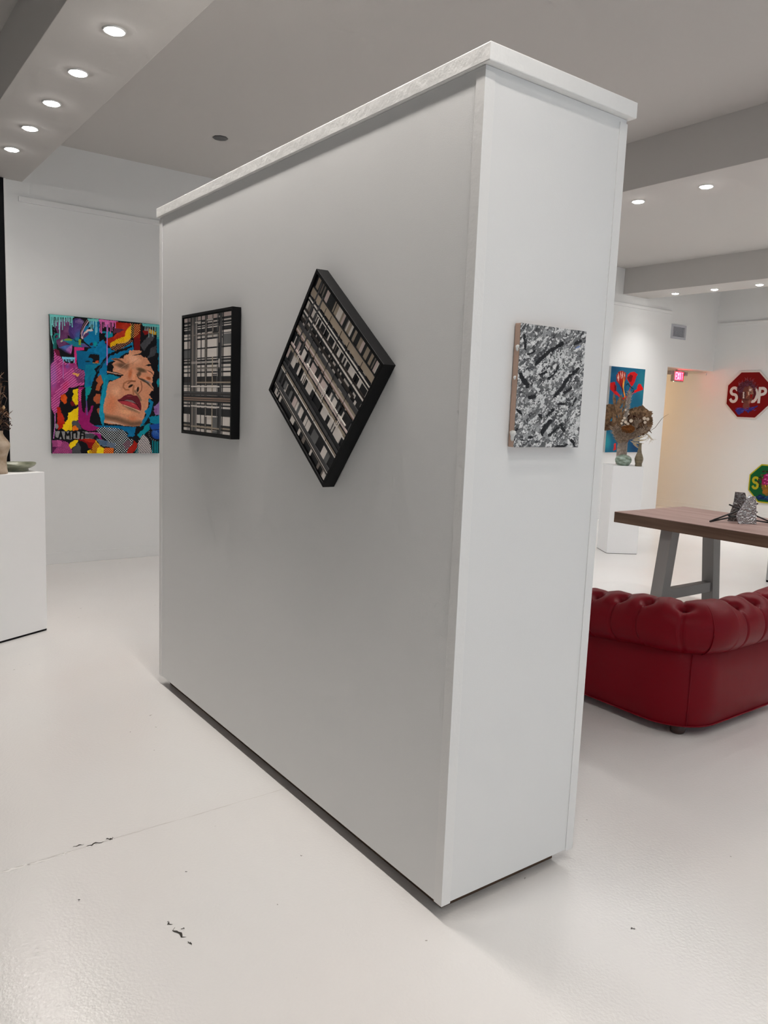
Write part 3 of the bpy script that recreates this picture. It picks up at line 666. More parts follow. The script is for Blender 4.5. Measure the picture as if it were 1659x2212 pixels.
    A.line([(1200, 1060), (1190, 1120), (1196, 1180)], 20, (140, 84, 54), a=.75, soft=14); A.line([(1215, 1130), (1260, 1190), (1290, 1250)], 26, (104, 78, 58), a=.8, soft=18)
    # lips
    A.poly([(980, 1248), (1030, 1225), (1070, 1192), (1120, 1172), (1160, 1172), (1195, 1190), (1240, 1190), (1275, 1240), (1298, 1310), (1296, 1380), (1284, 1392), (1200, 1360), (1110, 1325), (1040, 1300), (1005, 1275)], (96, 26, 36), 3)
    A.poly([(1005, 1264), (1090, 1262), (1160, 1275), (1230, 1312), (1284, 1385), (1200, 1356), (1110, 1322), (1040, 1298)], (166, 52, 62), 3); E_(1190, 1306, 40, 14, 20, (204, 84, 84), a=.8, soft=.8)
    A.poly([(1060, 1254), (1110, 1240), (1180, 1254), (1250, 1300), (1180, 1284), (1110, 1262)], (120, 96, 96), 2); A.line([(1000, 1256), (1060, 1256), (1110, 1240), (1180, 1250), (1240, 1300), (1282, 1375)], 6, (44, 8, 16))
    E_(1140, 1198, 50, 14, 0, (140, 60, 70), a=.7, soft=.8)
    A.line([(1060, 1322), (1130, 1350), (1200, 1380), (1270, 1420)], 40, (112, 88, 66), a=.85, soft=30, taper=True); A.line([(1075, 1318), (1180, 1358), (1280, 1398)], 5, (226, 180, 156))
    E_(1090, 1410, 110, 40, 12, (216, 156, 116), a=.8, soft=.8); E_(1180, 1500, 90, 60, 0, (190, 108, 70), a=.7, soft=.9)
    A.line([(800, 1462), (880, 1484), (980, 1500), (1080, 1540), (1180, 1570), (1280, 1560)], 66, (96, 70, 52), a=.85, soft=46)
    A.line([(826, 1532), (880, 1536), (960, 1556), (1060, 1582)], 22, (184, 158, 142), soft=12, taper=True)
    A.C = B*(1-sk[..., None])+A.C*sk[..., None]
    A.poly([(800, 1545), (860, 1560), (880, 1580), (795, 1580)], K, 3)
    # blue over the face edges
    A.poly([(768, 920), (800, 905), (900, 905), (1020, 945), (930, 985), (870, 985), (845, 1080), (832, 1170), (812, 1260), (796, 1350), (815, 1480), (808, 1580), (785, 1590), (768, 1540), (745, 1420), (758, 1220), (776, 1100), (800, 1020)], (0, 122, 152), 7, vary=40)
    A.line([(812, 960), (806, 1100), (782, 1200), (775, 1400)], 8, (10, 156, 164), soft=4)
    A.poly([(1395, 1232), (1462, 1270), (1445, 1400), (1400, 1490), (1330, 1570), (1285, 1600), (1300, 1560), (1365, 1440), (1340, 1400), (1400, 1350)], (0, 112, 150), 8, vary=20); A.ell(1402, 1300, 12, 22, 10, K, soft=.2)
    A.poly([(700, 900), (680, 830), (760, 770), (850, 640), (970, 590), (1180, 520), (1180, 545), (990, 620), (880, 660), (800, 780), (740, 860), (735, 910), (690, 1030), (650, 1110), (630, 1080)], K, 10); A.line([(850, 700), (780, 770), (720, 860)], 16, (0, 84, 110), a=.8, soft=8)
    A.line([(1480, 700), (1475, 900), (1490, 1100), (1468, 1270), (1430, 1430), (1340, 1580)], 14, K); A.line([(1500, 640), (1492, 900), (1510, 1220)], 46, K, amt=10)
    A.poly([(1452, 1190), (1405, 1180), (1440, 1130), (1500, 1120), (1540, 1200), (1500, 1320), (1470, 1300)], K, 10)
    A.ell(1530, 1020, 24, 60, 10, (0, 128, 140), soft=.2, amt=14); A.poly([(1462, 1340), (1550, 1260), (1552, 1440), (1480, 1460)], (136, 104, 156), 12); A.hatch([(1470, 1360), (1510, 1360), (1510, 1430), (1470, 1430)], 45, 12, .4, (110, 10, 90))
    A.poly([(1395, 1480), (1552, 1450), (1552, 1600), (1420, 1560)], (0, 118, 144), 10, vary=20)
    # lower right
    A.poly([(640, 1580), (790, 1585), (960, 1590), (1230, 1612), (1240, 1700), (1190, 1740), (1110, 1730), (1130, 1690), (1060, 1650), (760, 1612)], (0, 96, 140), 6, vary=26)
    A.poly([(1240, 1600), (1420, 1560), (1410, 1650), (1330, 1720), (1270, 1760), (1240, 1700)], (0, 126, 140), 9, vary=20)
    A.poly([(1240, 1600), (1300, 1600), (1360, 1570), (1330, 1640), (1270, 1690), (1230, 1720), (1255, 1850), (1215, 1830), (1190, 1760)], K, 10)
    dt = [(690, 1640), (780, 1605), (960, 1615), (1060, 1650), (1110, 1700), (1130, 1760), (1190, 1770), (1185, 1840), (1100, 1952), (930, 1955), (960, 1880), (880, 1820), (800, 1740), (740, 1690)]
    A.poly(dt, (14, 16, 24), 8); A.ell(900, 1640, 130, 30, 10, (54, 84, 112), a=.8, soft=.6, amt=14); A.dots(dt, 45, 23, .29, (206, 214, 214), 6)
    A.poly([(705, 1760), (800, 1780), (900, 1810), (965, 1830), (940, 1888), (860, 1870), (760, 1850)], (84, 98, 116), 9, vary=20); A.hatch([(740, 1780), (860, 1790), (840, 1850), (740, 1840)], -50, 14, .4, (20, 70, 110))
    A.poly([(1060, 1830), (1120, 1780), (1160, 1800), (1140, 1880), (1080, 1900)], (110, 70, 84), 8, a=.7)
    A.poly([(1105, 1958), (1130, 1885), (1190, 1830), (1200, 1785), (1250, 1830), (1240, 1900), (1180, 1958)], (146, 24, 12), 8, vary=24); A.poly([(1190, 1958), (1240, 1900), (1256, 1840), (1262, 1958)], K, 4)
    st = [(1225, 1958), (1262, 1800), (1320, 1700), (1395, 1770), (1445, 1958)]
    A.poly(st, (14, 12, 14), 4); A.hatch(st, -58, 19, .45, (214, 208, 206)); A.hatch([(1205, 1958), (1255, 1840), (1262, 1958)], -58, 18, .4, (24, 130, 136))
    A.poly([(1440, 1770), (1552, 1770), (1552, 1960), (1446, 1960)], (0, 116, 124), 3); A.hatch([(1440, 1770), (1552, 1770), (1552, 1960), (1446, 1960)], 90, 30, .38, K)
    A.ell(1500, 1700, 112, 104, 0, K, soft=.05); A.ell(1512, 1700, 90, 84, 0, (16, 58, 134), soft=.25); A.poly([(1400, 1580), (1552, 1560), (1552, 1650), (1440, 1650)], (20, 66, 140), 4); A.line([(1400, 1655), (1552, 1640)], 8, K)
    for k in range(9):
        a = R_(20+k*17); A.line([(1500, 1660), (1500+78*math.cos(a+.6), 1668+84*math.sin(a+.6))], 4, (84, 136, 196), a=.8, taper=True)
    for k in range(7):
        a = R_(100+k*16); A.ell(1500+100*math.cos(a), 1700+93*math.sin(a), 6, 4, 0, (190, 190, 180), soft=.3)
    # bottom strip
    A.poly([(130, 1770), (250, 1772), (345, 1810), (400, 1952), (128, 1952)], (76, 18, 62), 4); A.hatch([(128, 1770), (260, 1780), (240, 1860), (128, 1860)], -36, 14, .35, (206, 96, 160)); A.hatch([(190, 1772), (345, 1810), (400, 1952), (128, 1952), (200, 1850)], 36, 15, .35, (206, 96, 160))
    A.poly([(380, 1752), (640, 1748), (690, 1800), (716, 1860), (650, 1900), (600, 1880), (580, 1820), (470, 1770)], (126, 8, 10), 8, vary=24); A.poly([(500, 1740), (660, 1740), (700, 1800), (660, 1810), (560, 1790)], (160, 30, 12), 8)
    A.poly([(344, 1850), (370, 1800), (420, 1778), (472, 1778), (450, 1812), (425, 1850), (370, 1890)], (220, 186, 10), 6, vary=20); A.poly([(390, 1895), (430, 1850), (470, 1812), (500, 1860), (505, 1950), (385, 1950)], (64, 64, 68), 6, vary=16)
    A.poly([(585, 1920), (640, 1895), (655, 1955), (600, 1955)], (222, 190, 12), 6); A.poly([(650, 1860), (700, 1780), (760, 1860), (815, 1885), (800, 1958), (650, 1958)], (196, 150, 20), 6); A.hatch([(600, 1955), (680, 1780), (740, 1850), (700, 1958)], -52, 17, .5, (120, 14, 10)); A.poly([(720, 1880), (806, 1880), (800, 1958), (700, 1958)], (222, 190, 12), 8)
    A.poly([(812, 1880), (935, 1885), (930, 1958), (800, 1958)], (176, 58, 14), 4); A.dots([(812, 1880), (935, 1885), (930, 1958), (800, 1958)], 45, 21, .28, (222, 160, 60))
    # lettering strip
    A.poly([(165, 1650), (300, 1665), (560, 1665), (700, 1700), (640, 1760), (170, 1760)], (126, 124, 122), 8, vary=30); A.poly([(560, 1680), (700, 1690), (660, 1760), (560, 1750)], (60, 62, 68), 8)
    L = lambda pts, w=19: A.line(pts, w, (8, 8, 10))
    L([(158, 1690), (166, 1740), (212, 1760)], 20)
    L([(215, 1752), (240, 1672), (262, 1752)], 24); L([(228, 1722), (256, 1722)])
    L([(302, 1752), (306, 1672), (332, 1712), (358, 1672), (362, 1752)], 22)
    L([(395, 1752), (398, 1676), (446, 1676), (446, 1740)], 22); L([(498, 1752), (500, 1676), (548, 1684), (546, 1752)], 22); L([(500, 1716), (548, 1716)], 16)
    A.poly([(600, 1670), (700, 1672), (760, 1690), (782, 1780), (740, 1760), (720, 1720)], (140, 24, 100), 6); A.line([(560, 1686), (720, 1682), (770, 1700)], 5, (196, 150, 190))
    A.line([(166, 1420), (165, 1560), (148, 1750)], 9, (196, 116, 190)); A.ell(185, 1590, 22, 36, 0, (120, 120, 120), soft=.2, amt=8)
    # border and drips
    G = (96, 176, 172)
    A.poly([(92, 100), (420, 120), (420, 152), (92, 142)], G, 0); A.line([(104, 120), (116, 380)], 26, G, soft=5); A.drips(120, 400, 146, 17, 40, 190, 9, (112, 186, 184), 9); A.line([(112, 380), (138, 500)], 9, (120, 190, 190)); A.line([(224, 160), (222, 412)], 11, (124, 196, 200))
    A.poly([(400, 134), (590, 150), (590, 176), (420, 160)], K, 3)
    A.poly([(588, 160), (735, 172), (728, 206), (600, 196)], G, 4); A.drips(610, 720, 196, 6, 60, 200, 8, (120, 190, 196), 4)
    A.poly([(735, 172), (1000, 198), (940, 216), (740, 204)], (200, 92, 158), 3); A.drips(748, 960, 206, 11, 50, 170, 9, (204, 100, 166), 21); A.line([(843, 200), (846, 420), (846, 780)], 14, (166, 112, 186), soft=3); A.ell(843, 222, 30, 26, 0, (206, 104, 170), soft=.3)
    A.poly([(1305, 226), (1552, 246), (1552, 280), (1320, 262)], (84, 168, 168), 2); A.drips(1330, 1530, 266, 8, 50, 140, 7, (130, 176, 172), 15)
    A.grain(.10, 120)
    return A.mesh('painted_face', org, (1, 0, 0), (0, 0, -1), W, Hh, M['pigment'], parent, gain=1.35)

PW, PH = .996, 1.222
t = empty('painting', 'large colourful painting of a woman face with closed eyes and red lips', 'painting', (1.741, YF, 1.019))
mb = MB(); mb.box((0, -.038, 0), (PW, -.001, PH)); mb.build('canvas', M['canvasdark'], t)
mb = MB(); mb.box((-.003, -.0385, PH-.008), (PW+.002, -.004, PH+.002)); plab(mb.build('painted_top_edge', mat('teal_edge', rgb(66, 128, 124), .5), t), 'teal painted top edge')
face_painting(t, PW, PH, (0, -.0392, PH))

# ------------------------------------------------------------------ flower painting on the far wall
t = empty('painting', 'tall blue painting of red flame flowers on the far wall behind the dried bouquet', 'painting', (9.50, YF, 1.012))
FW, FH = .815, 1.262
mb = MB(); mb.box((0, -.035, 0), (FW, -.001, FH)); mb.build('canvas', M['canvaswhite'], t)
A = Art(150, 210, [(240, 265), (848, 322), (690, 1843), (105, 1843)], (24, 92, 122), rough=5)
A.ell(300, 700, 260, 500, 0, (10, 70, 112), a=.7, soft=.9); A.ell(800, 600, 160, 500, 0, (36, 124, 134), a=.7, soft=.9); A.ell(640, 1700, 200, 320, 0, (16, 54, 96), a=.9, soft=.9); A.ell(130, 1650, 120, 220, 0, (40, 140, 152), a=.9, soft=.8); A.ell(280, 320, 160, 120, 0, (14, 66, 100), a=.7, soft=.9)
def stem(p, c, w=14): A.line(p, w, c, amt=3)
stem([(470, 860), (430, 720), (350, 560)], (20, 40, 92), 10); stem([(480, 860), (440, 700), (390, 600)], (150, 14, 10), 26); stem([(480, 860), (450, 700), (440, 580)], (214, 130, 50), 12); stem([(500, 840), (560, 700), (590, 620)], (176, 24, 30), 14); stem([(510, 850), (620, 770), (700, 700)], (190, 40, 46), 14); stem([(500, 620), (530, 590), (560, 640), (620, 690)], (12, 20, 28), 14); stem([(520, 820), (640, 720)], (14, 22, 30), 14)
stem([(490, 560), (480, 760)], (30, 40, 80), 8); stem([(210, 620), (300, 740), (380, 830)], (190, 20, 30), 40)
A.poly([(330, 540), (325, 440), (370, 365), (440, 350), (495, 385), (490, 520), (440, 640), (390, 620)], (150, 26, 14), 8)
for k, (a, b) in enumerate([((360, 390), (372, 520)), ((400, 360), (410, 500)), ((440, 360), (432, 500)), ((476, 384), (470, 470)), ((344, 440), (366, 560))]): A.line([a, b], 16, (224, 176, 158), amt=4, taper=True)
A.line([(462, 460), (455, 560), (440, 680), (470, 860)], 22, (226, 160, 66), amt=3, taper=True); A.line([(400, 540), (430, 700), (450, 800)], 26, (92, 8, 10), taper=True)
A.poly([(516, 500), (520, 430), (580, 375), (640, 365), (700, 410), (690, 450), (650, 560), (610, 640), (570, 620)], (184, 14, 18), 7); A.poly([(520, 480), (580, 420), (620, 450), (590, 560), (560, 560)], (104, 6, 14), 6)
A.poly([(690, 650), (720, 595), (760, 600), (800, 690), (780, 712), (700, 740), (640, 770), (640, 720), (690, 690)], (212, 14, 12), 6); A.poly([(210, 580), (300, 560), (325, 680), (300, 760), (360, 830), (300, 800), (215, 700)], (176, 10, 14), 7); A.poly([(290, 600), (320, 640), (318, 720), (290, 740)], (90, 6, 16), 4)
A.poly([(420, 850), (500, 830), (500, 900), (430, 890)], (170, 20, 10), 6); A.line([(470, 830), (478, 890)], 10, (230, 170, 70)); A.poly([(270, 1680), (300, 1680), (306, 1790), (250, 1820)], (196, 44, 40), 6); A.poly([(490, 1600), (520, 1640), (490, 1700)], (150, 20, 20), 4)
A.grain(.08, 90); A.mesh('painted_flowers', (0, -.0358, FH), (1, 0, 0), (0, 0, -1), FW, FH, M['pigment'], t, gain=1.0)

# ------------------------------------------------------------------ small impasto canvas on the partition end
CW, CH, CD = .285, .354, .021
t = empty('canvas_painting', 'small black, grey and white palette knife painting on the narrow end of the partition', 'painting', (1.6465, PY0, 1.449))
mb = MB(); mb.box((0, -CD, 0), (CW, -.0003, CH)); plab(mb.build('canvas', M['canvasback'], t, bevel=.002), 'raw pinkish tan canvas edge')
A = Art(300, 372, [(322, 130), (1278, 250), (1130, 1985), (165, 1985)], (112, 113, 114), rough=9)
Ht = np.zeros((A.h, A.w)); rr = random.Random(11)
def st_(x, y, L, w, ang, c, a=1, hgt=.0008):
    dx, dy = math.cos(R_(ang))*L/2, math.sin(R_(ang))*L/2
    m = A.line([(x-dx, y-dy), (x, y+rr.uniform(-8, 8)), (x+dx, y+dy)], w, c, a, soft=3, amt=rr.uniform(5, 14), taper=True)
    global Ht; Ht = np.maximum(Ht*(1-.6*m), m*hgt*rr.uniform(.5, 1.5))
for i in range(170): g = rr.choice([72, 90, 104, 120, 134, 150]); st_(rr.uniform(150, 1300), rr.uniform(120, 2000), rr.uniform(60, 240), rr.uniform(40, 120), rr.uniform(-75, -30), (g, g+1, g+2), .9)
for i in range(120): g = rr.uniform(196, 226); st_(rr.uniform(150, 1300), rr.uniform(120, 2000), rr.uniform(50, 230), rr.uniform(14, 56), rr.choice([rr.uniform(-65, -40), rr.uniform(-65, -40), rr.uniform(40, 90)]), (g, g, g), 1, .0014)
for i in range(210): g = rr.choice([28, 66, 84, 100, 140]); st_(rr.uniform(150, 1300), rr.uniform(120, 2000), rr.uniform(20, 80), rr.uniform(6, 24), rr.uniform(-90, 20), (g, g, g+2), 1, .001)
for (x1, y1, x2, y2, w) in [(960, 470, 1060, 660, 50), (1000, 440, 860, 760, 46), (860, 760, 720, 1000, 44), (640, 1060, 760, 960, 60), (500, 1000, 640, 1300, 50), (480, 1020, 600, 1180, 50), (660, 1200, 560, 1400, 40), (830, 1260, 960, 1260, 60), (780, 1500, 620, 1640, 70), (360, 1640, 560, 1500, 46), (740, 1640, 680, 1780, 50), (1100, 330, 1180, 300, 40), (380, 330, 330, 420, 60), (250, 1440, 270, 1520, 44), (980, 1760, 1060, 1700, 44), (450, 1950, 330, 1900, 30), (520, 260, 560, 330, 26), (1040, 940, 1100, 880, 50)]:
    A.line([(x1, y1), (x2, y2)], w, (204, 205, 205), soft=3, amt=16, taper=True)
DARKS = [([(530, 735), (620, 640), (740, 540), (920, 430)], 70), ([(800, 1215), (900, 1090), (1000, 930), (1150, 800)], 62), ([(700, 950), (780, 900), (860, 770)], 40), ([(300, 890), (340, 980), (400, 1070)], 84), ([(420, 1240), (490, 1220)], 70), ([(590, 1790), (640, 1680), (720, 1590)], 70), ([(700, 1800), (780, 1730), (840, 1690)], 46), ([(880, 1640), (920, 1740)], 64), ([(370, 300), (380, 520)], 46), ([(410, 600), (520, 545)], 34), ([(680, 1500), (770, 1420)], 50), ([(1100, 440), (1190, 390)], 50), ([(1050, 1360), (1110, 1240)], 34), ([(850, 1330), (930, 1330)], 60), ([(560, 1490), (600, 1540)], 50), ([(240, 1420), (290, 1480)], 50), ([(940, 1160), (1040, 1090)], 50), ([(400, 1830), (450, 1840)], 50), ([(800, 1980), (960, 1950)], 44), ([(230, 1700), (190, 1760)], 36), ([(580, 900), (680, 850)], 34), ([(1030, 1880), (1080, 1960)], 60)]
for (p, w) in DARKS:
    m = A.line(p, w, (11, 12, 18), soft=3, amt=9, taper=True); Ht = Ht*(1-m)+m*.0010
A.line([(1110, 500), (1190, 460)], 26, (110, 130, 180), soft=4, taper=True); A.line([(770, 900), (830, 850)], 20, (64, 74, 120), soft=4, taper=True); A.line([(380, 440), (380, 520)], 12, (30, 44, 92)); A.line([(640, 1680), (690, 1610)], 12, (60, 66, 96), soft=4)
for (x1, y1, x2, y2, w, g) in [(700, 1280, 800, 1080, 70, 128), (600, 760, 760, 740, 90, 134), (860, 620, 780, 720, 90, 96), (520, 760, 460, 1000, 90, 100), (1120, 740, 930, 920, 60, 150), (330, 540, 360, 560, 70, 140), (700, 500, 900, 640, 50, 96)]: A.line([(x1, y1), (x2, y2)], w, (g, g, g+1), soft=4, amt=10, taper=True, a=.85)
cs, sn = math.cos(R_(-52)), math.sin(R_(-52)); XR_, YR_ = A.X*cs+A.Y*sn, -A.X*sn+A.Y*cs
for sd, fx, fy, th, c_ in [(201, .0045, .016, .70, (206, 207, 207)), (206, .005, .012, .72, (152, 153, 154)), (202, .010, .030, .74, (220, 220, 220)), (203, .011, .03, .76, (54, 55, 58)), (205, .022, .06, .78, (226, 226, 226)), (204, .02, .05, .79, (84, 85, 88))]:
    n_ = vnoise(XR_, YR_*fy/fx, sd, fx)*.65+vnoise(A.X, A.Y, sd+50, .055)*.35
    A.put((n_ > th-.06)*.9, c_); Ht = np.maximum(Ht, (n_ > th-.06)*.0009)
for (p, w) in DARKS: A.line(p, w*.72, (9, 10, 15), soft=3, amt=11)
A.grain(.25, 160)
fine = (vnoise(A.X, A.Y, 3, 60/A.span)-.5)*.0009+(vnoise(A.X, A.Y, 4, 130/A.span)-.5)*.0005
A.mesh('impasto_paint', (0, -CD-.0006, CH), (1, 0, 0), (0, 0, -1), CW, CH, M['impasto'], t, height=np.clip(Ht+fine, -.0004, .004))
BLOB = mat('white_impasto', (.72, .72, .70, 1), .5)
for (x, z, a, b) in [(.004, .035, .018, .012), (.002, .285, .01, .006), (-.001, .20, .006, .012)]:
    mb = MB(); mb.lathe([(a*.2, -.004), (a, 0), (a*.6, .004), (.001, .006)], n=14, wob=lambda q, z_: .25*math.sin(3*q)+.15*math.sin(5*q), capt=True)
    mb.v = [(x-.003-v[2], -CD*.75+v[0]*.6, z+v[1]) for v in mb.v]; plab(mb.build('paint_blob', BLOB, t), 'thick white paint blob')

# ------------------------------------------------------------------ framed plaid reliefs
CRM = rgb(247, 238, 230); CRP = rgb(232, 212, 206); BK = (.006, .006, .008, 1)
PL = {'k': mat('plaid_black', BK, .4), 'c': mat('plaid_cream', CRM, .45), 'p': mat('plaid_rose', CRP, .45), 'g': mat('plaid_grey', rgb(112, 112, 112), .45), 'd': mat('plaid_charcoal', rgb(74, 73, 74), .45),
      't': mat('plaid_tan', rgb(178, 162, 142), .45), 'b': mat('plaid_brown', rgb(46, 38, 33), .45), 'r': mat('plaid_copper', rgb(160, 132, 114), .45), 'x': mat('plaid_taupe', rgb(138, 128, 120), .45)}
KEY = list(PL)
def frame_box(parent, S, depth, wall=.012, inset=.010):
    """local frame: x across, z up, -y out of the wall, centred"""
    h = S/2; mb = MB()
    o = [(-h, -h), (h, -h), (h, h), (-h, h)]; i = [(-h+wall, -h+wall), (h-wall, -h+wall), (h-wall, h-wall), (-h+wall, h-wall)]
    vs = [(x, 0, z) for x, z in o]+[(x, -depth, z) for x, z in o]+[(x, -depth, z) for x, z in i]+[(x, -.004, z) for x, z in i]
    fs = []
    for k in range(4):
        n = (k+1) % 4; fs += [(k, n, 4+n, 4+k), (4+k, 4+n, 8+n, 8+k), (8+k, 8+n, 12+n, 12+k)]
    mb.add(vs, fs, 0); mb.build('frame', M['frame'], parent, bevel=.0012)
    mb = MB(); mb.box((-h+wall*.8, -depth*.8, -h+wall*.8), (h-wall*.8, -.002, h-wall*.8)); plab(mb.build('backing', M['frame'], parent), 'black backing board')
class Bars:
    def __init__(s): s.mb = MB(); s.n = 0
    def rect(s, x0, z0, x1, z1, c, lvl=None, y0=0.0):
        """unit square coordinates (x right, z up) -> bar with its own tiny thickness"""
        s.n += 1; y = y0-(.0004+.00002*s.n if lvl is None else lvl)
        s.mb.box((x0, y, z0), (x1, 0, z1), KEY.index(c))
    def build(s, parent, S, depth, name='plaid_relief', margin=.017):
        sc = S-2*margin
        s.mb.v = [((v[0]-.5)*sc, -depth*.84+v[1], (v[2]-.5)*sc) for v in s.mb.v]
        return s.mb.build(name, [PL[k] for k in KEY], parent, fix=False)
# first: square
FX = 1.4415; D1 = PX0-FX; cy, cz = (3.066+3.628)/2, 1.664
t = empty('framed_relief', 'upright square black box frame with cream and black plaid, on the long partition side', 'framed artwork', (PX0, cy, cz), rz=R_(-90)); S1 = .553
frame_box(t, S1, D1)
Bp = Bars(); Hv = homog([(195, 330), (868, 240), (848, 2002), (195, 1912)], [(0, 1), (1, 1), (1, 0), (0, 0)])
def uu(x, y=1150): q = Hv @ np.array([x, y, 1.0]); return q[0]/q[2]
def vv(y, x=196): q = Hv @ np.array([x, y, 1.0]); return q[1]/q[2]
hb = [(330, 385, 'p'), (385, 415, 'k'), (415, 435, 'c'), (435, 463, 'k'), (463, 473, 'c'), (473, 490, 'k'), (490, 505, 'c'), (505, 560, 'k'), (560, 590, 'c'), (590, 605, 'g'), (605, 635, 'c'), (635, 660, 'k'), (660, 765, 'c'), (765, 785, 'k'), (785, 900, 'c'), (900, 918, 'k'), (918, 930, 'c'), (930, 955, 'k'), (955, 960, 'c'), (960, 966, 'g'), (966, 971, 'c'), (971, 1005, 'k'), (1005, 1035, 'c'), (1035, 1055, 'g'), (1055, 1092, 'c'), (1092, 1112, 'k'), (1112, 1160, 'c'), (1160, 1200, 'k'), (1200, 1240, 'b'), (1240, 1280, 'd'), (1280, 1300, 'c'), (1300, 1310, 'k'), (1310, 1365, 'c'), (1365, 1405, 'd'), (1405, 1420, 'c'), (1420, 1515, 'k'), (1515, 1540, 'c'), (1540, 1560, 'k'), (1560, 1585, 'c'), (1585, 1685, 'k'), (1685, 1800, 'c'), (1800, 1830, 'k'), (1830, 1850, 't'), (1850, 1875, 'b'), (1875, 1912, 'c')]
for a, b, c in hb: Bp.rect(0, vv(b), 1, vv(a), c)
def blk(x0, x1, y0, y1, c): Bp.rect(uu(x0), vv(y1), uu(x1), vv(y0), c)
blk(195, 284, 785, 900, 'g'); blk(735, 868, 612, 745, 'g'); blk(595, 672, 1700, 1840, 'g'); blk(595, 672, 1882, 1912, 'g')
for x0, x1, c in [(243, 250, 'k'), (259, 267, 'k'), (282, 303, 'k'), (303, 330, 'x'), (330, 350, 'd'), (350, 356, 'g'), (356, 364, 'x'), (364, 371, 'k'), (371, 377, 'c'), (377, 383, 'k'), (430, 440, 'k'), (488, 497, 'k'), (497, 511, 'x'), (511, 520, 'k'), (658, 664, 'g'), (672, 700, 'k'), (700, 726, 'd'), (735, 746, 'k')]:
    Bp.rect(uu(x0), 0, uu(x1), 1, c)
Bp.rect(uu(590), 0, uu(603), vv(900), 't'); Bp.rect(uu(590), vv(640), uu(603), 1, 'x')
for x0, x1, y0, y1, c in [(350, 430, 398, 415, 'c'), (515, 600, 388, 404, 'c'), (300, 690, 575, 592, 'x'), (300, 700, 955, 962, 'c'), (300, 700, 973, 979, 'c'), (380, 700, 1040, 1056, 'x'), (300, 700, 1288, 1306, 'c'), (380, 858, 1232, 1250, 't'), (300, 700, 1558, 1576, 'c'), (300, 700, 1838, 1858, 't'), (684, 698, 500, 720, 'x'), (684, 698, 930, 1060, 'c'), (684, 696, 365, 385, 'c'), (600, 672, 560, 580, 'k'), (684, 696, 1040, 1160, 'k'), (600, 660, 1130, 1142, 'k'), (600, 660, 1152, 1162, 'k'), (500, 590, 1690, 1702, 'c')]: blk(x0, x1, y0, y1, c)
for a, b, c in [(1365, 1392, 'd'), (1392, 1402, 'b'), (1402, 1416, 'd'), (1424, 1446, 'k'), (1446, 1466, 'r'), (1466, 1476, 'k'), (1476, 1492, 'r'), (1492, 1512, 'k')]: Bp.rect(0, vv(b), 1, vv(a), c)
Bp.build(t, S1, D1)
# second: rotated square (rhombus on the wall)
FX2 = 1.4345; D2 = PX0-FX2; T_ = (2.401, 2.020); Rr_ = (1.985, 1.686); Bb = (2.299, 1.261); Ll = (2.719, 1.588)
c2 = ((T_[0]+Rr_[0]+Bb[0]+Ll[0])/4, (T_[1]+Rr_[1]+Bb[1]+Ll[1])/4); S2 = .534
ang = math.atan2(Rr_[1]-T_[1], -(Rr_[0]-T_[0]))            # long axis direction seen from the room (right = -Y)
t = empty('framed_relief', 'black box frame of plaid strips hung tilted like a diamond on the partition', 'framed artwork', (PX0, c2[0], c2[1]))
t.rotation_mode = 'XYZ'; t.matrix_world = Matrix.Translation((PX0, c2[0], c2[1])) @ Matrix.Rotation(R_(-90), 4, 'Z') @ Matrix.Rotation(-ang, 4, 'Y')
frame_box(t, S2, D2)
Bp = Bars(); rd = random.Random(23)
Bp.rect(0, 0, 1, 1, 'k')
def barcode(z0, z1, wmin, wmax, pal, seed):
    q = 0.0; r = random.Random(seed)
    while q < 1:
        w = r.uniform(wmin, wmax); c = r.choice(pal)
        if c != 'k': Bp.rect(q, z0, min(q+w, 1), z1, c)
        q += w
barcode(.905, 1.0, .010, .042, 'kkpktkcxkt', 3); barcode(.66, .905, .010, .040, 'kckckckcpkx', 5); barcode(.60, .66, .02, .05, 'kkck', 6); barcode(.40, .60, .008, .042, 'kckckckpkcg', 8); barcode(.285, .40, .010, .045, 'kckckpkc', 9); barcode(.10, .22, .012, .05, 'kkkckkgkk', 10); barcode(0, .07, .010, .04, 'kkckxkkc', 12)
for q, w, z0, z1, c in [(.30, .05, .10, .19, 'p'), (.42, .03, .11, .2, 'c'), (.56, .05, .09, .2, 'c'), (.7, .045, .09, .2, 'g'), (.84, .06, .10, .21, 'c'), (.12, .04, .12, .22, 'g'), (.34, .07, .42, .58, 'p'), (.52, .06, .42, .6, 'p'), (.72, .05, .42, .6, 'c'), (.18, .05, .43, .6, 'c'), (.90, .06, .30, .4, 'c')]: Bp.rect(q, z0, q+w, z1, c)
def long(z, w, c, q0=0.0, q1=1.0): Bp.rect(q0, z-w/2, q1, z+w/2, c)
long(.885, .055, 't'); long(.842, .012, 'k'); long(.825, .010, 'c'); long(.812, .012, 'k'); long(.80, .006, 'c', .1, 1); long(.915, .010, 'k')
long(.735, .016, 'b'); long(.718, .014, 'c'); long(.70, .016, 'k'); long(.66, .022, 'b', 0, .9); long(.585+.03, .034, 'd'); long(.583, .02, 't'); long(.566, .016, 'p'); long(.552, .008, 'r'); long(.53, .016, 'k')
long(.44, .016, 'p'); long(.425, .006, 'k'); long(.408, .018, 't'); long(.385, .012, 'c', .3, 1); long(.30, .03, 'k'); long(.265, .026, 'd'); long(.243, .006, 'k'); long(.235, .010, 't'); long(.218, .010, 'c'); long(.20, .026, 'k', .1, 1); long(.09, .034, 'd'); long(.07, .006, 'c'); long(.062, .006, 'k'); long(.054, .006, 'x')
long(.46, .012, 'c', .28, .95)
for q, w, c in [(.075, .016, 'd'), (.15, .018, 'd')]: Bp.rect(q, .02 if q < .1 else .45, q+w, 1 if q < .1 else .93, c)
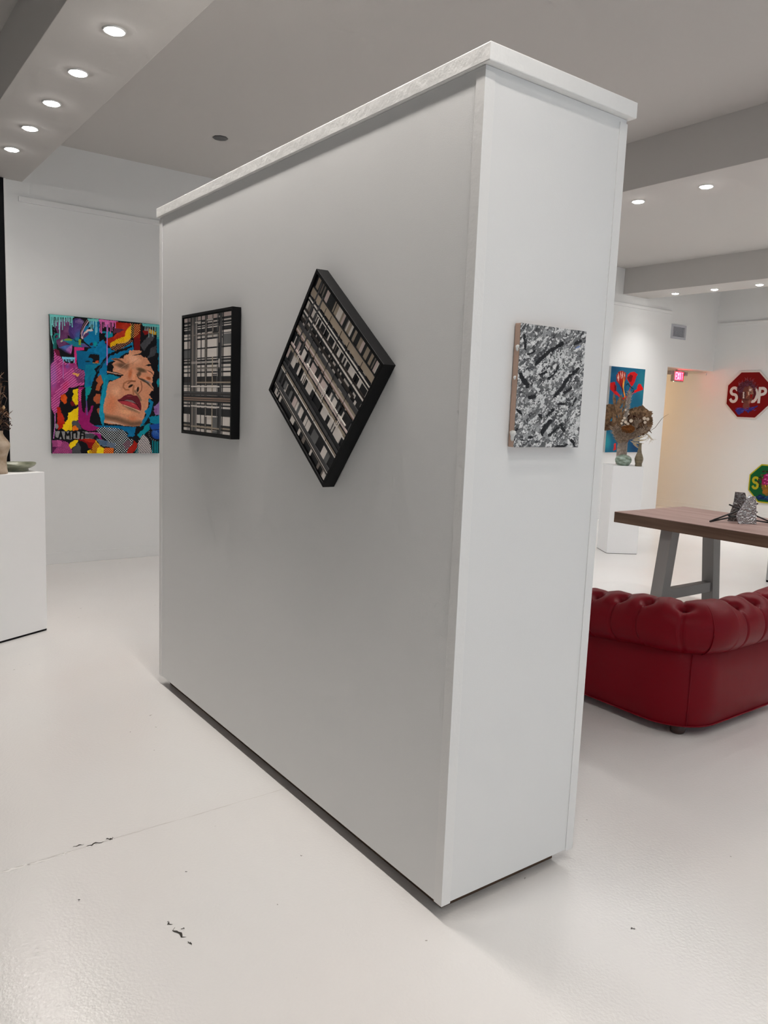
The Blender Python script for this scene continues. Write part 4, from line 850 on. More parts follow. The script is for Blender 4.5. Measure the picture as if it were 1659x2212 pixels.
for q in (.24, .33, .50, .62, .83): Bp.rect(q, .2, q+.004, .9, 'k')
for q, z in [(.14, .42), (.16, .40), (.2, .74), (.58, .43), (.60, .42), (.86, .42), (.88, .40)]: Bp.rect(q, z-.02, q+.008, z+.05, 'c')
Bp.build(t, S2, D2)

# ------------------------------------------------------------------ octagonal stop signs on the right wall
def octa(R, mb, y0, y1, mi=0, sx=1.0):
    a = R; k = a*math.tan(R_(22.5))
    pts = [(-k, a), (k, a), (a, k), (a, -k), (k, -a), (-k, -a), (-a, -k), (-a, k)]
    n = 8; vs = [(x, y0, z) for x, z in pts]+[(x, y1, z) for x, z in pts]
    mb.add(vs, [tuple(range(8)), tuple(range(8, 16))[::-1]]+[(i, 8+i, 8+(i+1) % 8, (i+1) % 8) for i in range(8)], mi)
def S_pts(cx, cz, w, h):
    P = []
    for i in range(13): a = R_(30+i*(240/12)); P.append((cx+w/2*math.cos(a), cz+h*.26+h*.24*math.sin(a)))
    for i in range(1, 13): a = R_(90-i*(240/12)); P.append((cx+w/2*math.cos(a), cz-h*.24+h*.26*math.sin(a)))
    return P
def sign(loc, size, base, border, label, tilt=0.0):
    t = empty('octagon_sign', label, 'sign', loc, rz=R_(-90))
    R = size/2; mb = MB(); octa(R, mb, -.022, -.001); plab(mb.build('border_plate', border, t, bevel=.002), 'border coloured plate')
    mb = MB(); octa(R*.935, mb, -.0228, -.02); mb.build('sign_face', base, t)
    return t, R
sg, Rs = sign((XR, 6.784, 1.972), .764, M['sign_red'], M['sign_white'], 'red octagonal STOP sign with a curly haired face painted over its letters')
mb = MB(); mt = mt_from((0, -.0228, 0), (1, 0, 0), (0, 0, 1), (0, -1, 0)); lw = .042; lh = .25
stroke2(mb, S_pts(-.243, 0, .105, lh-.03), lw, mt, .0006)
stroke2(mb, [(-.155, lh/2-.02), (-.02, lh/2-.02)], lw, mt, .0006); stroke2(mb, [(-.075, lh/2-.03), (-.075, -lh/2+.02)], lw, mt, .0006)
O = [(.085+.06*math.cos(R_(a)), (lh/2-.022)*math.sin(R_(a))) for a in range(0, 361, 24)]; stroke2(mb, O, lw, mt, .0006)
stroke2(mb, [(.185, -lh/2+.015), (.185, lh/2-.02), (.225, lh/2-.02)]+[(.228+.052*math.cos(R_(q)), lh/4-.004+(lh/4-.016)*math.sin(R_(q))) for q in range(80, -91, -20)]+[(.19, .0)], lw, mt, .0006)
plab(mb.build('letters', M['sign_white'], sg, fix=False), 'white letters STOP')
A = Art(150, 150, [(-1, 1), (1, 1), (1, -1), (-1, -1)], (122, 8, 12), rough=.03)
r_ = random.Random(4); hc = [(84, 34, 44), (70, 20, 30), (104, 46, 60), (92, 60, 84)]
A.ell(-.08, .18, .42, .44, 0, (78, 24, 34), soft=.18, amt=.12)
for k in range(130):
    a = r_.uniform(.1, 3.3); d = r_.uniform(.15, .42); x, y = -.06+d*math.cos(a), .14+d*1.05*math.sin(a)
    A.line([(x, y), (x+r_.uniform(-.09, .09), y+r_.uniform(0, .1)), (x+r_.uniform(-.12, .12), y+r_.uniform(-.02, .12))], .018, r_.choice(hc), a=1)
for k in range(22):
    a = r_.uniform(.3, 2.8); x, y = -.06+.42*math.cos(a), .2+.42*math.sin(a)
    A.line([(x, y), (x+.05*math.cos(a*3), y+.07), (x+.08*math.cos(a), y+.12)], .012, (150, 84, 96))
A.poly([(-.26, .1), (-.2, .3), (-.02, .38), (.18, .28), (.24, .05), (.2, -.22), (.06, -.38), (-.14, -.38), (-.26, -.2)], (112, 62, 54), .02)
A.poly([(.02, .36), (.18, .28), (.22, .05), (.10, .0), (.0, .2)], (150, 108, 90), .02); A.ell(-.16, -.05, .10, .26, 0, (84, 44, 50), a=.8, soft=.6); A.ell(.08, .21, .07, .05, 20, (222, 206, 200), soft=.3)
A.line([(-.04, .12), (.0, -.05), (-.06, -.1)], .05, (150, 88, 70)); A.line([(.02, .12), (.03, .0)], .04, (224, 196, 172)); A.line([(-.12, .1), (-.2, .08)], .03, (46, 20, 26)); A.line([(.05, .1), (.13, .09)], .025, (60, 30, 30))
A.line([(-.2, .1), (-.19, -.12)], .06, (216, 206, 200), amt=.02); A.poly([(.1, .02), (.2, .0), (.16, -.16), (.1, -.12)], (140, 8, 14), .01); A.line([(-.1, -.21), (.04, -.2)], .035, (66, 26, 32)); A.ell(.1, -.3, .1, .12, 0, (166, 112, 96), a=.6, soft=.6)
A.poly([(-.16, -.36), (.1, -.36), (.16, -.55), (-.1, -.6), (-.2, -.5)], (124, 66, 60), .02)
A.poly([(-.56, -.62), (-.3, -.52), (-.12, -.6), (.06, -.6), (.2, -.5), (.5, -.42), (.4, -.52), (.1, -.74), (-.1, -.68), (-.3, -.84), (-.42, -.72)], (52, 50, 130), .04)
for k in range(16): x = r_.uniform(-.5, .35); y = -.62+r_.uniform(-.1, .1)+.12*abs(x); A.line([(x, y), (x+.1, y+.04)], .022, r_.choice([(96, 86, 170), (34, 30, 96), (120, 60, 130)]))
A.mesh('painted_portrait', (-Rs, -.0272, Rs), (1, 0, 0), (0, 0, -1), 2*Rs, 2*Rs, M['signpaint'], sg, masked=True)

sg, Rs = sign((XR, 6.322, .580), .612, M['sign_green'], M['sign_yellow'], 'green octagonal sign with yellow rim and letters and a flower covered portrait')
mb = MB(); mt = mt_from((0, -.0228, 0), (1, 0, 0), (0, 0, 1), (0, -1, 0)); k = .8
stroke2(mb, S_pts(-.243*k, .0, .1*k, .17), .036, mt, .0006); stroke2(mb, [(-.155*k, .085), (-.02, .085)], .034, mt, .0006); stroke2(mb, [(-.07, .08), (-.07, -.08)], .034, mt, .0006)
stroke2(mb, [(.07+.05*math.cos(R_(a)), .085*math.sin(R_(a))) for a in range(0, 361, 24)], .034, mt, .0006); stroke2(mb, [(.16, -.09), (.16, .085), (.21, .08), (.22, .04), (.2, .0), (.165, 0)], .034, mt, .0006)
plab(mb.build('letters', M['sign_yellow'], sg, fix=False), 'yellow letters STOP')
A = Art(120, 120, [(-1, 1), (1, 1), (1, -1), (-1, -1)], (12, 88, 44), rough=.03); r_ = random.Random(9)
for k in range(150):
    a = r_.uniform(0, 6.28); d = r_.uniform(0, .5); x, y = -.02+d*math.cos(a), .2+d*1.1*math.sin(a); A.ell(x, y, .06, .05, 0, r_.choice([(60, 40, 22), (84, 58, 30), (44, 30, 18), (96, 74, 40)]), soft=.3)
A.poly([(-.25, .0), (-.1, -.1), (.2, -.1), (.25, -.4), (.05, -.6), (-.2, -.5)], (124, 92, 36), .04)
for x, y, s in [(-.08, .42, .16), (.06, .36, .14), (-.14, .2, .17), (.0, .16, .15), (-.16, .02, .12), (.14, .2, .14), (-.02, .0, .1), (.2, .45, .12)]:
    A.ell(x, y, s, s*.8, r_.uniform(0, 90), (140, 20, 82), soft=.2, amt=.04); A.ell(x+.02, y+.03, s*.5, s*.35, 20, (196, 92, 150), soft=.4); A.ell(x, y-.02, s*.2, s*.18, 0, (70, 6, 40), soft=.4)
A.line([(-.1, -.06), (-.06, -.14)], .05, (220, 150, 30)); A.ell(-.06, -.4, .16, .14, 0, (150, 100, 30), soft=.3, amt=.05)
A.poly([(-.56, -.68), (-.3, -.56), (0, -.62), (.4, -.5), (.6, -.6), (.45, -.84), (-.42, -.86)], (16, 44, 84), .04)
for k in range(20): x = r_.uniform(-.45, .4); y = -.7+r_.uniform(-.1, .08); A.line([(x, y), (x+.1, y+.03)], .025, r_.choice([(20, 90, 110), (10, 24, 60), (34, 70, 130)]))
A.mesh('painted_portrait', (-Rs, -.0272, Rs), (1, 0, 0), (0, 0, -1), 2*Rs, 2*Rs, M['signpaint'], sg, masked=True)

# ------------------------------------------------------------------ plinths
def plinth(corner, e1, e2, w, d, h, label, lift=.0, name='plinth', m='plinth'):
    t = empty(name, label, 'plinth', (corner[0], corner[1], 0)); mb = MB()
    P = [Vector((0, 0, 0)), Vector((e1[0]*w, e1[1]*w, 0)), Vector((e1[0]*w+e2[0]*d, e1[1]*w+e2[1]*d, 0)), Vector((e2[0]*d, e2[1]*d, 0))]
    n1, n2 = Vector((*e1, 0)), Vector((*e2, 0))
    mb.prism([p+Vector((0, 0, lift)) for p in P], (0, 0, h-lift)); mb.build('body', M[m], t, bevel=.0025)
    if lift:
        mb = MB(); c = sum(P, Vector())/4; mb.prism([c+(p-c)*.985 for p in P], (0, 0, lift+.002)); plab(mb.build('base', M['black'], t), 'black base board')
    return t
plinth((7.243, 5.522), (.834, -.551), (.551, .834), .352, .35, 1.0, 'white display plinth with dried bouquet and pottery, in front of the flower painting', .004)
e1 = (-.891, -.453); e2 = (-.453, .891)
plinth((1.203, 5.326), e1, e2, .52, .36, 1.05, 'white display plinth at the left frame edge holding a shallow bowl and clay vase', .012)
plinth((7.480, 3.80), (0, -1), (1, 0), .4, .4, 1.0, 'pale grey display plinth on black base at the right frame edge behind the table', .02, m='greycab')

# ------------------------------------------------------------------ pottery
def wobble(a1, a2, ph=0): return lambda a, z: a1*math.sin(3*a+ph+z*20)+a2*math.sin(7*a+ph*2)
mb = MB()
prof = [(.001, .0), (.080, .0), (.084, .004), (.082, .016), (.080, .020), (.100, .030), (.118, .044), (.127, .058), (.129, .066), (.125, .0665), (.112, .052), (.095, .040), (.06, .030), (.001, .028)]
mb.lathe(prof, n=72, wob=lambda a, z: .018*math.sin(3*a+1)+.008*math.sin(7*a) if z > .04 else 0, capb=False)
for i, v in enumerate(mb.v):
    if v[2] > .055: a = math.atan2(v[1], v[0]); mb.v[i] = (v[0], v[1], v[2]+.004*math.sin(2*a+.5)+.002*math.sin(5*a))
o = mb.build('bowl', M['bowlglaze']); o.location = (1.050, 5.452, 1.05); o.scale = (1, 1, .74); tag(o, 'shallow sage green ceramic bowl with wavy rim on the left plinth', 'bowl')
# clay vase (left)
vz = (.912, 5.282, 1.05); mb = MB()
prof = [(.001, 0), (.064, 0), (.068, .004), (.063, .03), (.060, .07), (.062, .10), (.072, .135), (.082, .165), (.082, .185), (.072, .205), (.054, .228), (.045, .245), (.046, .262), (.040, .262), (.038, .24), (.001, .20)]
mb.lathe(prof, n=56, wob=wobble(.02, .006), capb=False); o = mb.build('vase', M['sandclay']); o.location = vz; tag(o, 'sandy clay vase with a swelling shoulder, cut by the left frame edge', 'vase')

def leaf(mb, p, d, L, W, mi, bend=.25, up=Vector((0, 0, 1)), n=7, fold=.2, th=.0006):
    """a leaf blade: two-sided strip with midrib fold and curvature"""
    d = Vector(d).normalized(); side = d.cross(up)
    if side.length < 1e-3: side = Vector((1, 0, 0))
    side.normalize(); nr = side.cross(d); vs = []; p = Vector(p)
    for i in range(n+1):
        f = i/n; w = W*math.sin(math.pi*min(.97, max(.03, f**.8)))/2; c = p+d*L*f+nr*(-bend*L*f*f)
        for s_ in (-1, 0, 1): vs.append(c+side*w*s_+nr*(abs(s_)*w*fold))
    m = len(vs); vs += [v-nr*th for v in vs]; fs = []
    for i in range(n):
        for k in range(2):
            a = i*3+k; fs += [(a, a+1, a+4, a+3), (m+a, m+a+3, m+a+4, m+a+1)]
    mb.add(vs, fs, mi, True)
# dried stems (left)
t = empty('dried_flowers', 'dried brown flower stems with cream buds in the clay vase at the left frame edge', 'dried flowers', (vz[0], vz[1], vz[2]+.2))
right = Vector((.805, -.593, 0)); upv = Vector((0, 0, 1)); tow = Vector((-.593, -.805, 0))
def loc(x, z, y=0): return right*x+upv*z+tow*y
r_ = random.Random(31)
mb = MB(); tips = []
for k in range(22):
    x = r_.uniform(-.13, .075); z = r_.uniform(.16, .42); y = r_.uniform(-.06, .07)
    P = [loc(0, -.15), loc(x*.12, .05, y*.1), loc(x*.5, z*.55, y*.5), loc(x, z, y)]; mb.tube(P, [.002, .002, .0015, .001], 6); tips.append((x, z, y))
mb.build('stems', M['twig'], t)
mb = MB()
for (x, z, y) in tips:
    for q in range(7):
        f = r_.uniform(.45, 1); a = r_.uniform(0, 6.28); leaf(mb, loc(x*f, z*f, y*f), loc(math.cos(a), .5+r_.random(), math.sin(a)), r_.uniform(.025, .05), r_.uniform(.008, .016), 0, r_.uniform(-.3, .5))
for (x, z, a) in [(.075, .36, .3), (.068, .32, .7), (.04, .39, .1), (.06, .28, .5), (.09, .16, -.2), (.085, .12, -.5)]: leaf(mb, loc(x-.02, z, .02), loc(1, a, .1), .05, .018, 0, .3)
mb.build('leaves', M['palmdark'], t)
mb = MB()
for k in range(90):
    a = r_.uniform(0, 6.28); d = r_.uniform(0, .04); mb.lathe([(.001, -.004), (.004, 0), (.001, .004)], c=tuple(loc(.065+d*math.cos(a), .10+.9*d*math.sin(a), r_.uniform(-.02, .02))), n=6)
BUD = mat('cream_bud', rgb(196, 160, 120), .7)
mb.build('seed_cluster', mat('brown_seed', rgb(60, 34, 26), .7), t)
mb = MB()
for (x, z, s) in [(.082, .205, .011), (.016, .29, .014), (.022, .235, .013), (.02, .19, .010), (.018, .165, .013), (.022, .12, .012), (.015, .10, .012), (.012, .335, .014), (-.03, .26, .013), (-.05, .18, .012)]:
    mb = MB(); mb.lathe([(.001, -s), (s*.8, -s*.3), (s*.75, s*.3), (.001, s*1.3)], c=tuple(loc(x, z, .05)), n=12, wob=wobble(.15, .05)); mb.build('bud', BUD, t)

def pv(a, b): return Vector((7.243+a*.834+b*.551, 5.522-a*.551+b*.834, 1.0))
# cylinder vase, jar and bottle on the right plinth
vb = pv(.180, .268)
mb = MB(); mb.lathe([(.001, 0), (.055, 0), (.058, .004), (.058, .10), (.056, .245), (.060, .268), (.054, .268), (.050, .24), (.001, .1)], n=40, wob=wobble(.012, .012), capb=False)
o = mb.build('cylinder_vase', M['roughclay']); o.location = vb; tag(o, 'rough mauve grey cylinder vase holding the dried bouquet, behind the green jar', 'vase')
jb = pv(.148, .107)
mb = MB(); mb.lathe([(.001, 0), (.058, 0), (.066, .006), (.088, .038), (.092, .066), (.082, .094), (.058, .112), (.03, .119), (.028, .123), (.024, .123), (.022, .114), (.001, .1)], n=56, wob=wobble(.012, .004), capb=False)
o = mb.build('round_jar', M['celadon']); o.location = jb; tag(o, 'squat round pale green glazed jar on the right plinth', 'jar')
bb = pv(.305, .052)
mb = MB(); mb.lathe([(.001, 0), (.036, 0), (.038, .006), (.037, .03), (.046, .062), (.0475, .085), (.044, .105), (.036, .125), (.027, .15), (.020, .185), (.017, .23), (.018, .255), (.020, .262), (.016, .262), (.013, .24), (.001, .2)], n=48, wob=lambda a, z: .02*math.sin(z*160), capb=False)
o = mb.build('bottle_vase', M['stoneware']); o.location = bb; tag(o, 'narrow necked olive brown stoneware bottle at the right corner of the plinth', 'bottle')

# dried bouquet
t = empty('dried_bouquet', 'big dried bouquet of brown palm fans, pampas plumes and white seed pods', 'dried bouquet', (vb.x, vb.y, vb.z+.22))
right = Vector((.79, -.613, 0)); tow = Vector((-.613, -.79, 0)); px = .00545
def bq(X, Y, y=0.0):   # bouquet sketch units: 1 = one centimetre-ish cell, measured from the vase mouth
    return right*((X-1336)*px)+upv*((954-Y)*px+.045)+tow*y
def fan(cx, cy, R, a0, a1, y, m, pleats=26, name='palm_fan', tilt=0.0, depth=.02):
    mb = MB(); c = bq(cx, cy, y); n = pleats*2; vs = [c]; r2 = random.Random(int(cx*7+cy))
    for i in range(n+1):
        a = R_(a0+(a1-a0)*i/n); rr = R*(1+.03*r2.uniform(-1, 1)+(.025 if i % 2 else -.02)); zz = depth*(.35 if i % 2 else -.35)
        vs.append(c+right*rr*math.cos(a)+upv*rr*math.sin(a)+tow*(zz*1.0+tilt*rr*math.cos(a)-.25*rr*rr/R))
    m0 = len(vs); vs += [v-tow*.003 for v in vs]; fs = []
    for i in range(n): fs += [(0, i+1, i+2), (m0, m0+i+2, m0+i+1), (i+1, m0+i+1, m0+i+2, i+2)]
    mb.add(vs, fs, 0); return mb.build(name, m, t)
fan(1367, 912, .170, -75, 165, -.03, M['palm'], 34, tilt=.15)
fan(1312, 905, .155, 20, 250, -.06, M['palm'], 26, tilt=-.3); fan(1316, 930, .10, -60, 190, .0, M['palmdark'], 22)
fan(1350, 935, .12, 20, 170, .02, M['palmdark'], 24); fan(1348, 918, .11, -30, 150, .045, M['maroonleaf'], 16, name='maroon_fan', tilt=.2)
mb = MB(); r_ = random.Random(8)
for k in range(60):   # crumpled brown leaves over the right fan
    a = r_.uniform(0, 6.28); d = math.sqrt(r_.random()); x = 1366+19*d*math.cos(a); y = 897+17*d*math.sin(a)
    leaf(mb, bq(x, y, .05), right*r_.uniform(-1, 1)+upv*r_.uniform(-.8, .8)+tow*.6, r_.uniform(.035, .06), r_.uniform(.02, .034), 0, r_.uniform(.3, 1.1), up=tow, n=5)
mb.build('curled_leaves', M['palm'], t)
mb = MB()
for k in range(34):   # long folded leaves on the left, rising along the frame of the plume
    x = r_.uniform(1309, 1330); y = r_.uniform(868, 935); leaf(mb, bq(x, y, .05), right*r_.uniform(-.5, .3)+upv*1+tow*.2, r_.uniform(.09, .17), r_.uniform(.022, .04), 0, r_.uniform(-.15, .3), up=tow)
mb.build('folded_leaves', M['palm'], t)
mb = MB()
for k in range(36): x = r_.uniform(1338, 1376); y = r_.uniform(900, 938); leaf(mb, bq(x, y+6, .07), right*r_.uniform(-.8, .8)+upv*r_.uniform(.2, 1)+tow*.4, r_.uniform(.05, .09), .026, 0, .4, up=tow)
mb.build('dark_leaves', M['palmdark'], t)
def plume(pts, R, m, name, n=150, L=.035, seed=1, y=.05, W_=.0065):
    n = int(n*1.7)
    mb = MB(); r2 = random.Random(seed); P = [bq(a, b, y) for a, b in pts]; mb.tube(P, .002, 6)
    for k in range(n):
        f = r2.random()*(len(P)-1); i = min(int(f), len(P)-2); p = P[i].lerp(P[i+1], f-i); d = (P[i+1]-P[i]).normalized()
        a = r2.uniform(0, 6.28); o_ = right*math.cos(a)*1.0+tow*math.sin(a)+d*r2.uniform(.4, 1.3)
        leaf(mb, p, o_, L*r2.uniform(.6, 1.5), W_, 0, r2.uniform(0, .6), up=tow+upv*r2.uniform(-.5, .5), n=3)
    return mb.build(name, m, t)
plume([(1334, 948), (1333, 915), (1337, 885), (1340, 852)], .03, M['plumepale'], 'pale_plume', 420, .036, 2, .06)
plume([(1336, 950), (1325, 942), (1312, 928)], .05, M['plume'], 'pampas_plume', 420, .055, 3, .09)
plume([(1336, 955), (1336, 946), (1333, 934)], .05, M['plume'], 'pampas_plume', 560, .066, 4, .10)
plume([(1326, 958), (1322, 948), (1316, 938)], .05, M['plume'], 'pampas_plume', 260, .050, 14, .10)
plume([(1338, 950), (1352, 944), (1366, 934), (1378, 926)], .05, M['plume'], 'pampas_plume', 460, .050, 5, .10)
plume([(1338, 945), (1350, 930), (1360, 910)], .05, M['plume'], 'pampas_plume', 300, .045, 6, .09)
plume([(1372, 932), (1384, 938), (1393, 948)], .05, M['strap'], 'wispy_plume', 30, .05, 7, .05, .003)
mb = MB(); r2 = random.Random(5)
for k in range(420):
    a = r2.uniform(0, 6.28); b = math.acos(r2.uniform(-.2, 1)); d = right*math.sin(b)*math.cos(a)*1.5+upv*math.sin(b)*math.sin(a)*.95+tow*math.cos(b)
    c = bq(1338, 927, .13); mb.tube([c+d*.02, c+d*.052], .0022, 4, smooth=False)
mb.lathe([(.001, -.03), (.04, -.015), (.045, .01), (.001, .03)], c=tuple(bq(1338, 927, .13)), n=20); mb.build('orange_flower_head', M['protea'], t)
for (X, Y, s, m) in [(1370, 904, .020, 'podwhite'), (1377, 905, .019, 'podwhite'), (1372, 912, .017, 'podwhite'), (1332, 913, .019, 'podwhite'), (1343, 910, .021, 'podwhite'), (1337, 917, .018, 'podwhite'), (1329, 905, .016, 'podwhite'), (1326, 910, .014, 'podwhite'), (1324, 916, .014, 'podwhite'), (1330, 888, .014, 'podwhite'), (1337, 896, .011, 'podwhite'), (1331, 921, .014, 'podwhite')]:
    mb = MB(); c = bq(X, Y, .135)
    mb.lathe([(.001, -.006), (s*.7, -.005), (s, 0), (s*.92, .005), (s*.70, .006), (s*.66, .003), (.001, .003)], n=22)
    rot = Matrix.Translation(c) @ tow.to_track_quat('Z', 'Y').to_matrix().to_4x4(); mb.v = [tuple(rot @ Vector(v)) for v in mb.v]
    mb.build('seed_pod', M[m], t)
mb = MB()
for (x0, y0, x1, y1, w, b) in [(1350, 952, 1378, 948, .030, .1), (1350, 955, 1374, 956, .022, -.1), (1352, 957, 1367, 968, .022, .3), (1350, 950, 1376, 940, .030, -.1), (1346, 951, 1362, 961, .02, .2)]:
    p = bq(x0, y0, .10); q = bq(x1, y1, .13); leaf(mb, p, q-p, (q-p).length, w*.75, 0, b*.3, up=tow)
mb.build('straw_leaves', M['strap'], t)
mb = MB(); mb.tube([bq(1340, 950, .02), bq(1375, 932, .03), bq(1392, 928, .03), bq(1400, 922, .03), bq(1406, 912, .03), bq(1413, 902, .03), bq(1419, 897, .03), bq(1426, 893, .03)], [.003, .003, .0028, .0026, .0024, .002, .0018, .001], 6)
mb.build('curly_twig', M['twig'], t)
mb = MB(); mb.tube([bq(1380, 926, .05), bq(1388, 930, .06), bq(1392, 934, .06)], [.004, .006, .003], 8); mb.build('dark_stub', M['palmdark'], t)
mb = MB(); mb.tube([Vector((0, 0, -.18)), bq(1338, 950, 0), bq(1350, 930, -.02), bq(1372, 917, -.03)], .003, 6); mb.tube([Vector((0, 0, -.18)), bq(1334, 948, 0), bq(1312, 905, -.06)], .003, 6); mb.tube([Vector((0, 0, -.18)), bq(1337, 945, .06), bq(1338, 927, .12)], .003, 6); mb.build('stalks', M['twig'], t)

# ------------------------------------------------------------------ table
TX0, TX1, TY1, TY0, TZ = 5.120, 6.064, 3.857, 1.45, .80
t = empty('dining_table', 'wood topped trestle table with grey painted A frame legs behind the red sofa', 'table', ((TX0+TX1)/2, (TY0+TY1)/2, 0))
cx, cyy = (TX0+TX1)/2, (TY0+TY1)/2; hx, hy = (TX1-TX0)/2, (TY1-TY0)/2
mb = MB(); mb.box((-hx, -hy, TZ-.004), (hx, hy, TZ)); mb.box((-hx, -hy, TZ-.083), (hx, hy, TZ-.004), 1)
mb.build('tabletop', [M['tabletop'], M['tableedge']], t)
def leg(yc, sgn):
    mb = MB(); w = .05; top = Vector((sgn*.281, yc, TZ-.083)); bot = Vector((sgn*.378, yc, 0)); vs = []
    for c in (bot, top):
        for (a, b) in ((-w, -w), (w, -w), (w, w), (-w, w)): vs.append(c+Vector((a, b, 0)))
    mb.add(vs, [(0, 3, 2, 1), (4, 5, 6, 7), (0, 1, 5, 4), (1, 2, 6, 5), (2, 3, 7, 6), (3, 0, 4, 7)]); mb.build('leg', M['legpaint'], t, bevel=.002)
for Yc in (3.47, TY0+.39):
    yc = Yc-cyy
    leg(yc, -1); leg(yc, 1)
    mb = MB(); mb.box((-.31, yc-.035, .155), (.31, yc+.035, .235)); mb.build('crossbar', M['legpaint'], t, bevel=.002)

# ------------------------------------------------------------------ metal sculpture on the table
so = Vector((5.54, 3.05, TZ)); t = empty('metal_sculpture', 'small sculpture of two hammered steel plates pierced by thin black rods on the table', 'sculpture', so)
def plate(name, pts, th, lab):
    mb = MB(); P = [Vector(p)-so for p in pts]; nrm = (P[1]-P[0]).cross(P[2]-P[0]).normalized()
    if nrm.dot(Vector((-.6, -.8, 0))) < 0: P = P[::-1]
    mb.prism(P, Vector((.6, .78, 0)).normalized()*th); plab(mb.build(name, M['steel' if name == 'front_plate' else 'steeldark'], t, bevel=.001), lab)
plate('front_plate', [(5.473, 3.048, .859), (5.552, 3.008, 1.010), (5.593, 2.980, 1.004), (5.600, 2.972, .945), (5.603, 2.958, .8005), (5.484, 3.030, .8005)], .008, 'bright hammered steel front plate')
plate('rear_plate', [(5.535, 3.145, .8005), (5.566, 3.128, .945), (5.576, 3.130, 1.023), (5.638, 3.088, 1.019), (5.656, 3.072, .958), (5.668, 3.062, .8005)], .008, 'darker steel rear plate')
for P in ([(5.327, 3.166, .807), (5.531, 3.075, .888), (5.656, 2.992, .948)], [(5.327, 3.160, .807), (5.513, 3.075, .849), (5.648, 2.985, .886)], [(5.481, 3.115, .933), (5.54, 3.07, .905), (5.643, 2.983, .856), (5.74, 2.90, .807)], [(5.471, 3.109, .851), (5.55, 3.055, .838), (5.642, 2.978, .822), (5.74, 2.905, .807)]):
    mb = MB(); mb.tube([Vector(p)-so for p in P], .0058, 10); mb.build('rod', M['rod'], t)

# ------------------------------------------------------------------ chesterfield sofa
SX0, SY0 = 3.312, 1.985; SL, SD = 1.75, .90     # sketched with the back along the first axis, then swapped: the back runs along y, the arms along x
from types import MethodType
class MBS(MB):
    def build(s, *a, **k):
        s.v = [(v[1], v[0], v[2]) for v in s.v]; return MB.build(s, *a, **k)
t = empty('chesterfield_sofa', 'deep red button tufted leather sofa seen from behind its corner, right of the partition', 'sofa', (SX0, SY0, 0))
def rounded_path(x0, y0, x1, y1, rad, step):
    """U path: arm (x0) from front to back, back (y0), other arm (x1)"""
    P = []; n = 14
    def seg(a, b):
        L = math.hypot(b[0]-a[0], b[1]-a[1]); k = max(2, int(L/step))
        for i in range(k): f = i/k; P.append((a[0]+(b[0]-a[0])*f, a[1]+(b[1]-a[1])*f))
    def arc(cx, cy, a0, a1):
        k = max(6, int(abs(a1-a0)*rad/step))
        for i in range(k): a = a0+(a1-a0)*i/k; P.append((cx+rad*math.cos(a), cy+rad*math.sin(a)))
    seg((x0, y1), (x0, y0+rad)); arc(x0+rad, y0+rad, math.pi, 1.5*math.pi); seg((x0+rad, y0), (x1-rad, y0)); arc(x1-rad, y0+rad, 1.5*math.pi, 2*math.pi); seg((x1, y0+rad), (x1, y1)); P.append((x1, y1))
    return P
def frames(P):
    out = []; s = 0
    for i, p in enumerate(P):
        a = P[max(i-1, 0)]; b = P[min(i+1, len(P)-1)]; tx, ty = b[0]-a[0], b[1]-a[1]; L = math.hypot(tx, ty); tx /= L; ty /= L
        if i: s += math.hypot(p[0]-P[i-1][0], p[1]-P[i-1][1])
        out.append((p, (tx, ty), (ty, -tx), s))       # outward normal = right of travel (outside of the U)
    return out
# outer shell
path = rounded_path(0, 0, SL, SD, .24, .02); fr = frames(path); mb = MBS(); vs = []
prof = [(-.20, .052), (-.006, .052), (.0, .058), (.004, .16), (.0, .30), (-.012, .46), (-.10, .50), (-.20, .48), (-.20, .052)]
for (p, tg, nm, s) in fr:
    for (o_, z) in prof[:-1]: vs.append((p[0]+nm[0]*o_, p[1]+nm[1]*o_, z))
k = len(prof)-1; fs = [(i*k+j, (i+1)*k+j, (i+1)*k+(j+1) % k, i*k+(j+1) % k) for i in range(len(fr)-1) for j in range(k)]
fs += [tuple(range(k)), tuple(range((len(fr)-1)*k, len(fr)*k))[::-1]]
mb.add(vs, fs, 0, True); o = mb.build('outer_panel', M['leather'], t); 
# piping and corner seam
def pipe(name, off, z, rad, s0=None):
    mb = MBS(); mb.tube([(p[0]+nm[0]*off, p[1]+nm[1]*off, z) for (p, tg, nm, s) in fr[::2]], rad, 6); mb.build(name, M['leather'], t)
pipe('bottom_piping', .001, .055, .004)
for (p, tg, nm, s) in fr:
    if abs(s-(SD-.24+.24*.70)) < .011:
        mb = MBS(); mb.tube([(p[0]+nm[0]*(.0035), p[1]+nm[1]*(.0035), z) for z in (.06, .16, .28, .42)], .0032, 6); mb.build('seam', M['leather'], t); break
